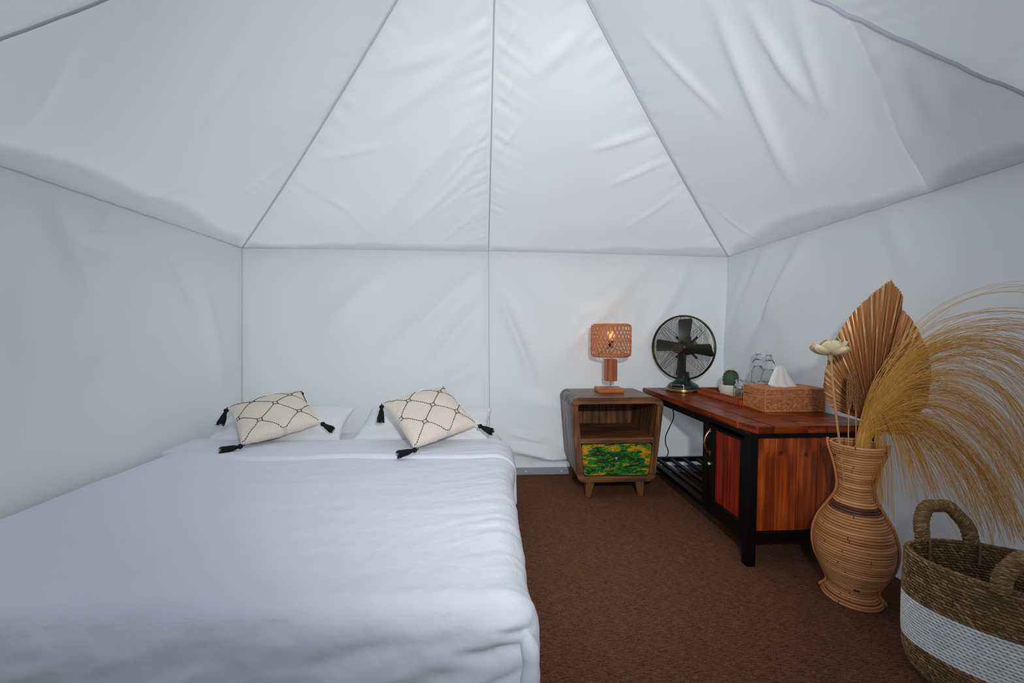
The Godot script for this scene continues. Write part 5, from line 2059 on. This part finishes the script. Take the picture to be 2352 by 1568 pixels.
func make_grass() -> void:
	var high := [Vector2(0.015, 0.74), Vector2(0.035, 0.92), Vector2(0.11, 1.09), Vector2(0.25, 1.235), Vector2(0.42, 1.265), Vector2(0.60, 1.19), Vector2(0.76, 1.05)]
	var middle := [Vector2(0.03, 0.74), Vector2(0.08, 0.89), Vector2(0.17, 1.01), Vector2(0.28, 1.05), Vector2(0.40, 0.98), Vector2(0.49, 0.84), Vector2(0.55, 0.68)]
	var drooping := [Vector2(0.035, 0.73), Vector2(0.09, 0.80), Vector2(0.17, 0.85), Vector2(0.26, 0.80), Vector2(0.34, 0.69), Vector2(0.40, 0.55), Vector2(0.43, 0.44)]
	var lowest := [Vector2(0.03, 0.72), Vector2(0.08, 0.755), Vector2(0.15, 0.765), Vector2(0.23, 0.70), Vector2(0.31, 0.59), Vector2(0.38, 0.48), Vector2(0.42, 0.40)]
	plume("grass_plume", "golden dried grass plume sweeping up and out highest over the bronze leaf", high, middle, 200, 0.07, 61, 0.0009)
	plume("grass_plume_001", "golden dried grass plume arching in the middle and bending down past the basket", middle, drooping, 216, 0.09, 62, 0.0009)
	plume("grass_plume_002", "dense golden dried grass plume drooping low towards the basket rim", drooping, lowest, 216, 0.08, 63, 0.0009)
	var steep := [Vector2(0.02, 0.74), Vector2(0.06, 0.82), Vector2(0.11, 0.80), Vector2(0.16, 0.69), Vector2(0.21, 0.56), Vector2(0.235, 0.48)]
	var steeper := [Vector2(0.02, 0.74), Vector2(0.055, 0.84), Vector2(0.10, 0.84), Vector2(0.15, 0.74), Vector2(0.19, 0.62), Vector2(0.21, 0.55)]
	plume("grass_plume_003", "golden dried grass plume hanging steeply against the white wall beside the vase", steep, steeper, 130, 0.05, 64, 0.0009)
	var wisp := [Vector2(0.02, 0.74), Vector2(0.045, 0.82), Vector2(0.07, 0.80), Vector2(0.09, 0.70), Vector2(0.107, 0.57), Vector2(0.118, 0.44)]
	plume("grass_plume_004", "small wisp of dried grass hanging down over the vase rim", wisp, wisp, 64, 0.02, 65, 0.0009)
	# two brown seed spikes
	for k in 2:
		var o := thing("seed_spike" if k == 0 else "seed_spike_001", ["brown dried millet spike next to the flower stalk", "brown dried millet spike close against the grass plumes"][k], "dried plant", Vector3(1.565, 0.66, -1.615), 0.0, "dried millet spikes")
		var top: Vector3 = [Vector3(1.507, 0.98, -1.60), Vector3(1.553, 0.985, -1.63)][k] - o.position
		var low: Vector3 = [Vector3(1.508, 0.835, -1.60), Vector3(1.568, 0.82, -1.63)][k] - o.position
		var foot := Vector3(-0.01 + 0.02 * k, -0.25, 0.0)
		var rim: Vector3 = [Vector3(1.513, 0.67, -1.60), Vector3(1.57, 0.67, -1.625)][k] - o.position
		var mb := MB.new()
		mb.tube(smooth_path(PackedVector3Array([foot, rim, low, top]), 6), 0.0024, 6)
		part("stalk", mb, M.straw, o)
		mb = MB.new()
		var x := (top - low).normalized()
		var sx := x.cross(Vector3(0, 0.1, 1)).normalized()
		var sz := x.cross(sx)
		for j in 46:
			for e in 9:
				var s := j / 45.0
				var q := TAU * (e + 0.5 * (j % 2)) / 9.0 + rng.randf_range(-0.2, 0.2)
				var fat := 0.0095 * pow(sin(PI * (0.08 + 0.86 * s)), 0.5)
				mb.ball(low.lerp(top, s) + (sx * cos(q) + sz * sin(q)) * fat * rng.randf_range(0.8, 1.05), Vector3.ONE * rng.randf_range(0.0018, 0.0029), 5, 4)
		part("seeds", mb, M.seed_head, o, true)


func make_flower() -> void:
	var o := thing("dried_flower", "cream dried flower with broad petals on a straight pale stalk in the vase", "dried flower", Vector3(1.405, 1.045, -1.585))
	var mb := MB.new()
	mb.tube(smooth_path(PackedVector3Array([Vector3(0.004, 0.0, 0.0), Vector3(0.02, -0.11, -0.005), Vector3(0.045, -0.24, -0.012), Vector3(0.07, -0.36, -0.018), Vector3(0.12, -0.60, -0.03)]), 5), 0.0042, 8)
	part("stalk", mb, M.straw, o)
	mb = MB.new()
	mb.lathe(PackedVector2Array([Vector2(0.004, -0.012), Vector2(0.008, -0.006), Vector2(0.0095, 0.006), Vector2(0.014, 0.022), Vector2(0.0, 0.026)]), 14)
	part("calyx", mb, M.straw, o)
	for k in 14:
		var inner := k >= 9
		var q := TAU * k / 9.0 + 0.2 if not inner else TAU * (k - 9) / 5.0 + 0.5
		var rise := (0.12 if k % 2 == 0 else 0.5) + rng.randf_range(-0.05, 0.1) if not inner else rng.randf_range(0.8, 1.15)
		var long := rng.randf_range(0.074, 0.086) if not inner else rng.randf_range(0.062, 0.074)
		var wide := 0.034 if not inner else 0.034
		var out := Vector3(cos(q), 0, sin(q))
		var across := Vector3(-sin(q), 0, cos(q))
		mb = MB.new()
		for face in 2:
			var f := func(u: float, w: float) -> Vector3:
				var s := (u - 0.5) * 2.0
				var half := wide * (sqrt(maxf(0.0, 1.0 - pow((w - 0.6) / 0.4, 2.0))) if w > 0.6 else lerpf(0.28, 1.0, sin(w / 0.6 * PI / 2)))
				half = maxf(half, 0.0012)
				var bend := rise + 0.4 * w * w
				var dir := out * cos(bend) + Vector3.UP * sin(bend)
				var up := Vector3.UP * cos(bend) - out * sin(bend)
				var p := dir * (long * w) + across * half * s
				p += up * (0.012 * s * s - 0.010 * w * w + 0.0018 * sin(s * 8.0 + k) * w)
				return p + Vector3(0, 0.012, 0) + out * 0.004 - up * 0.0008 * face
			mb.surface(12, 24, f, 0.05, 0.08, false, false, face == 1)
		part("petal", mb, M.petal, o)


func make_flash_stand() -> void:
	var o := thing("flash_unit", "photographer's flash head on a thin stand beside the camera", "flash", Vector3(0.25, 0, 0.16))
	var mb := MB.new()
	mb.tube(PackedVector3Array([Vector3(0, 0.12, 0.06), Vector3(0, 1.46, 0.06)]), 0.012, 12)
	part("pole", mb, M.black, o)
	for k in 3:
		mb = MB.new()
		var q := TAU * k / 3.0 + 0.5
		mb.tube(PackedVector3Array([Vector3(0, 0.45, 0.06), Vector3(cos(q) * 0.28, 0.008, 0.06 + sin(q) * 0.28)]), 0.008, 8)
		part("leg", mb, M.black, o)
	mb = MB.new()
	mb.box(Vector3(0, 1.52, 0.05), Vector3(0.09, 0.08, 0.14), 0.008)
	part("head", mb, M.black, o)
	mb = MB.new()
	mb.box(Vector3(0, 1.52, -0.022), Vector3(0.08, 0.065, 0.006), 0.001)
	part("flash_tube_window", mb, M.flash, o)
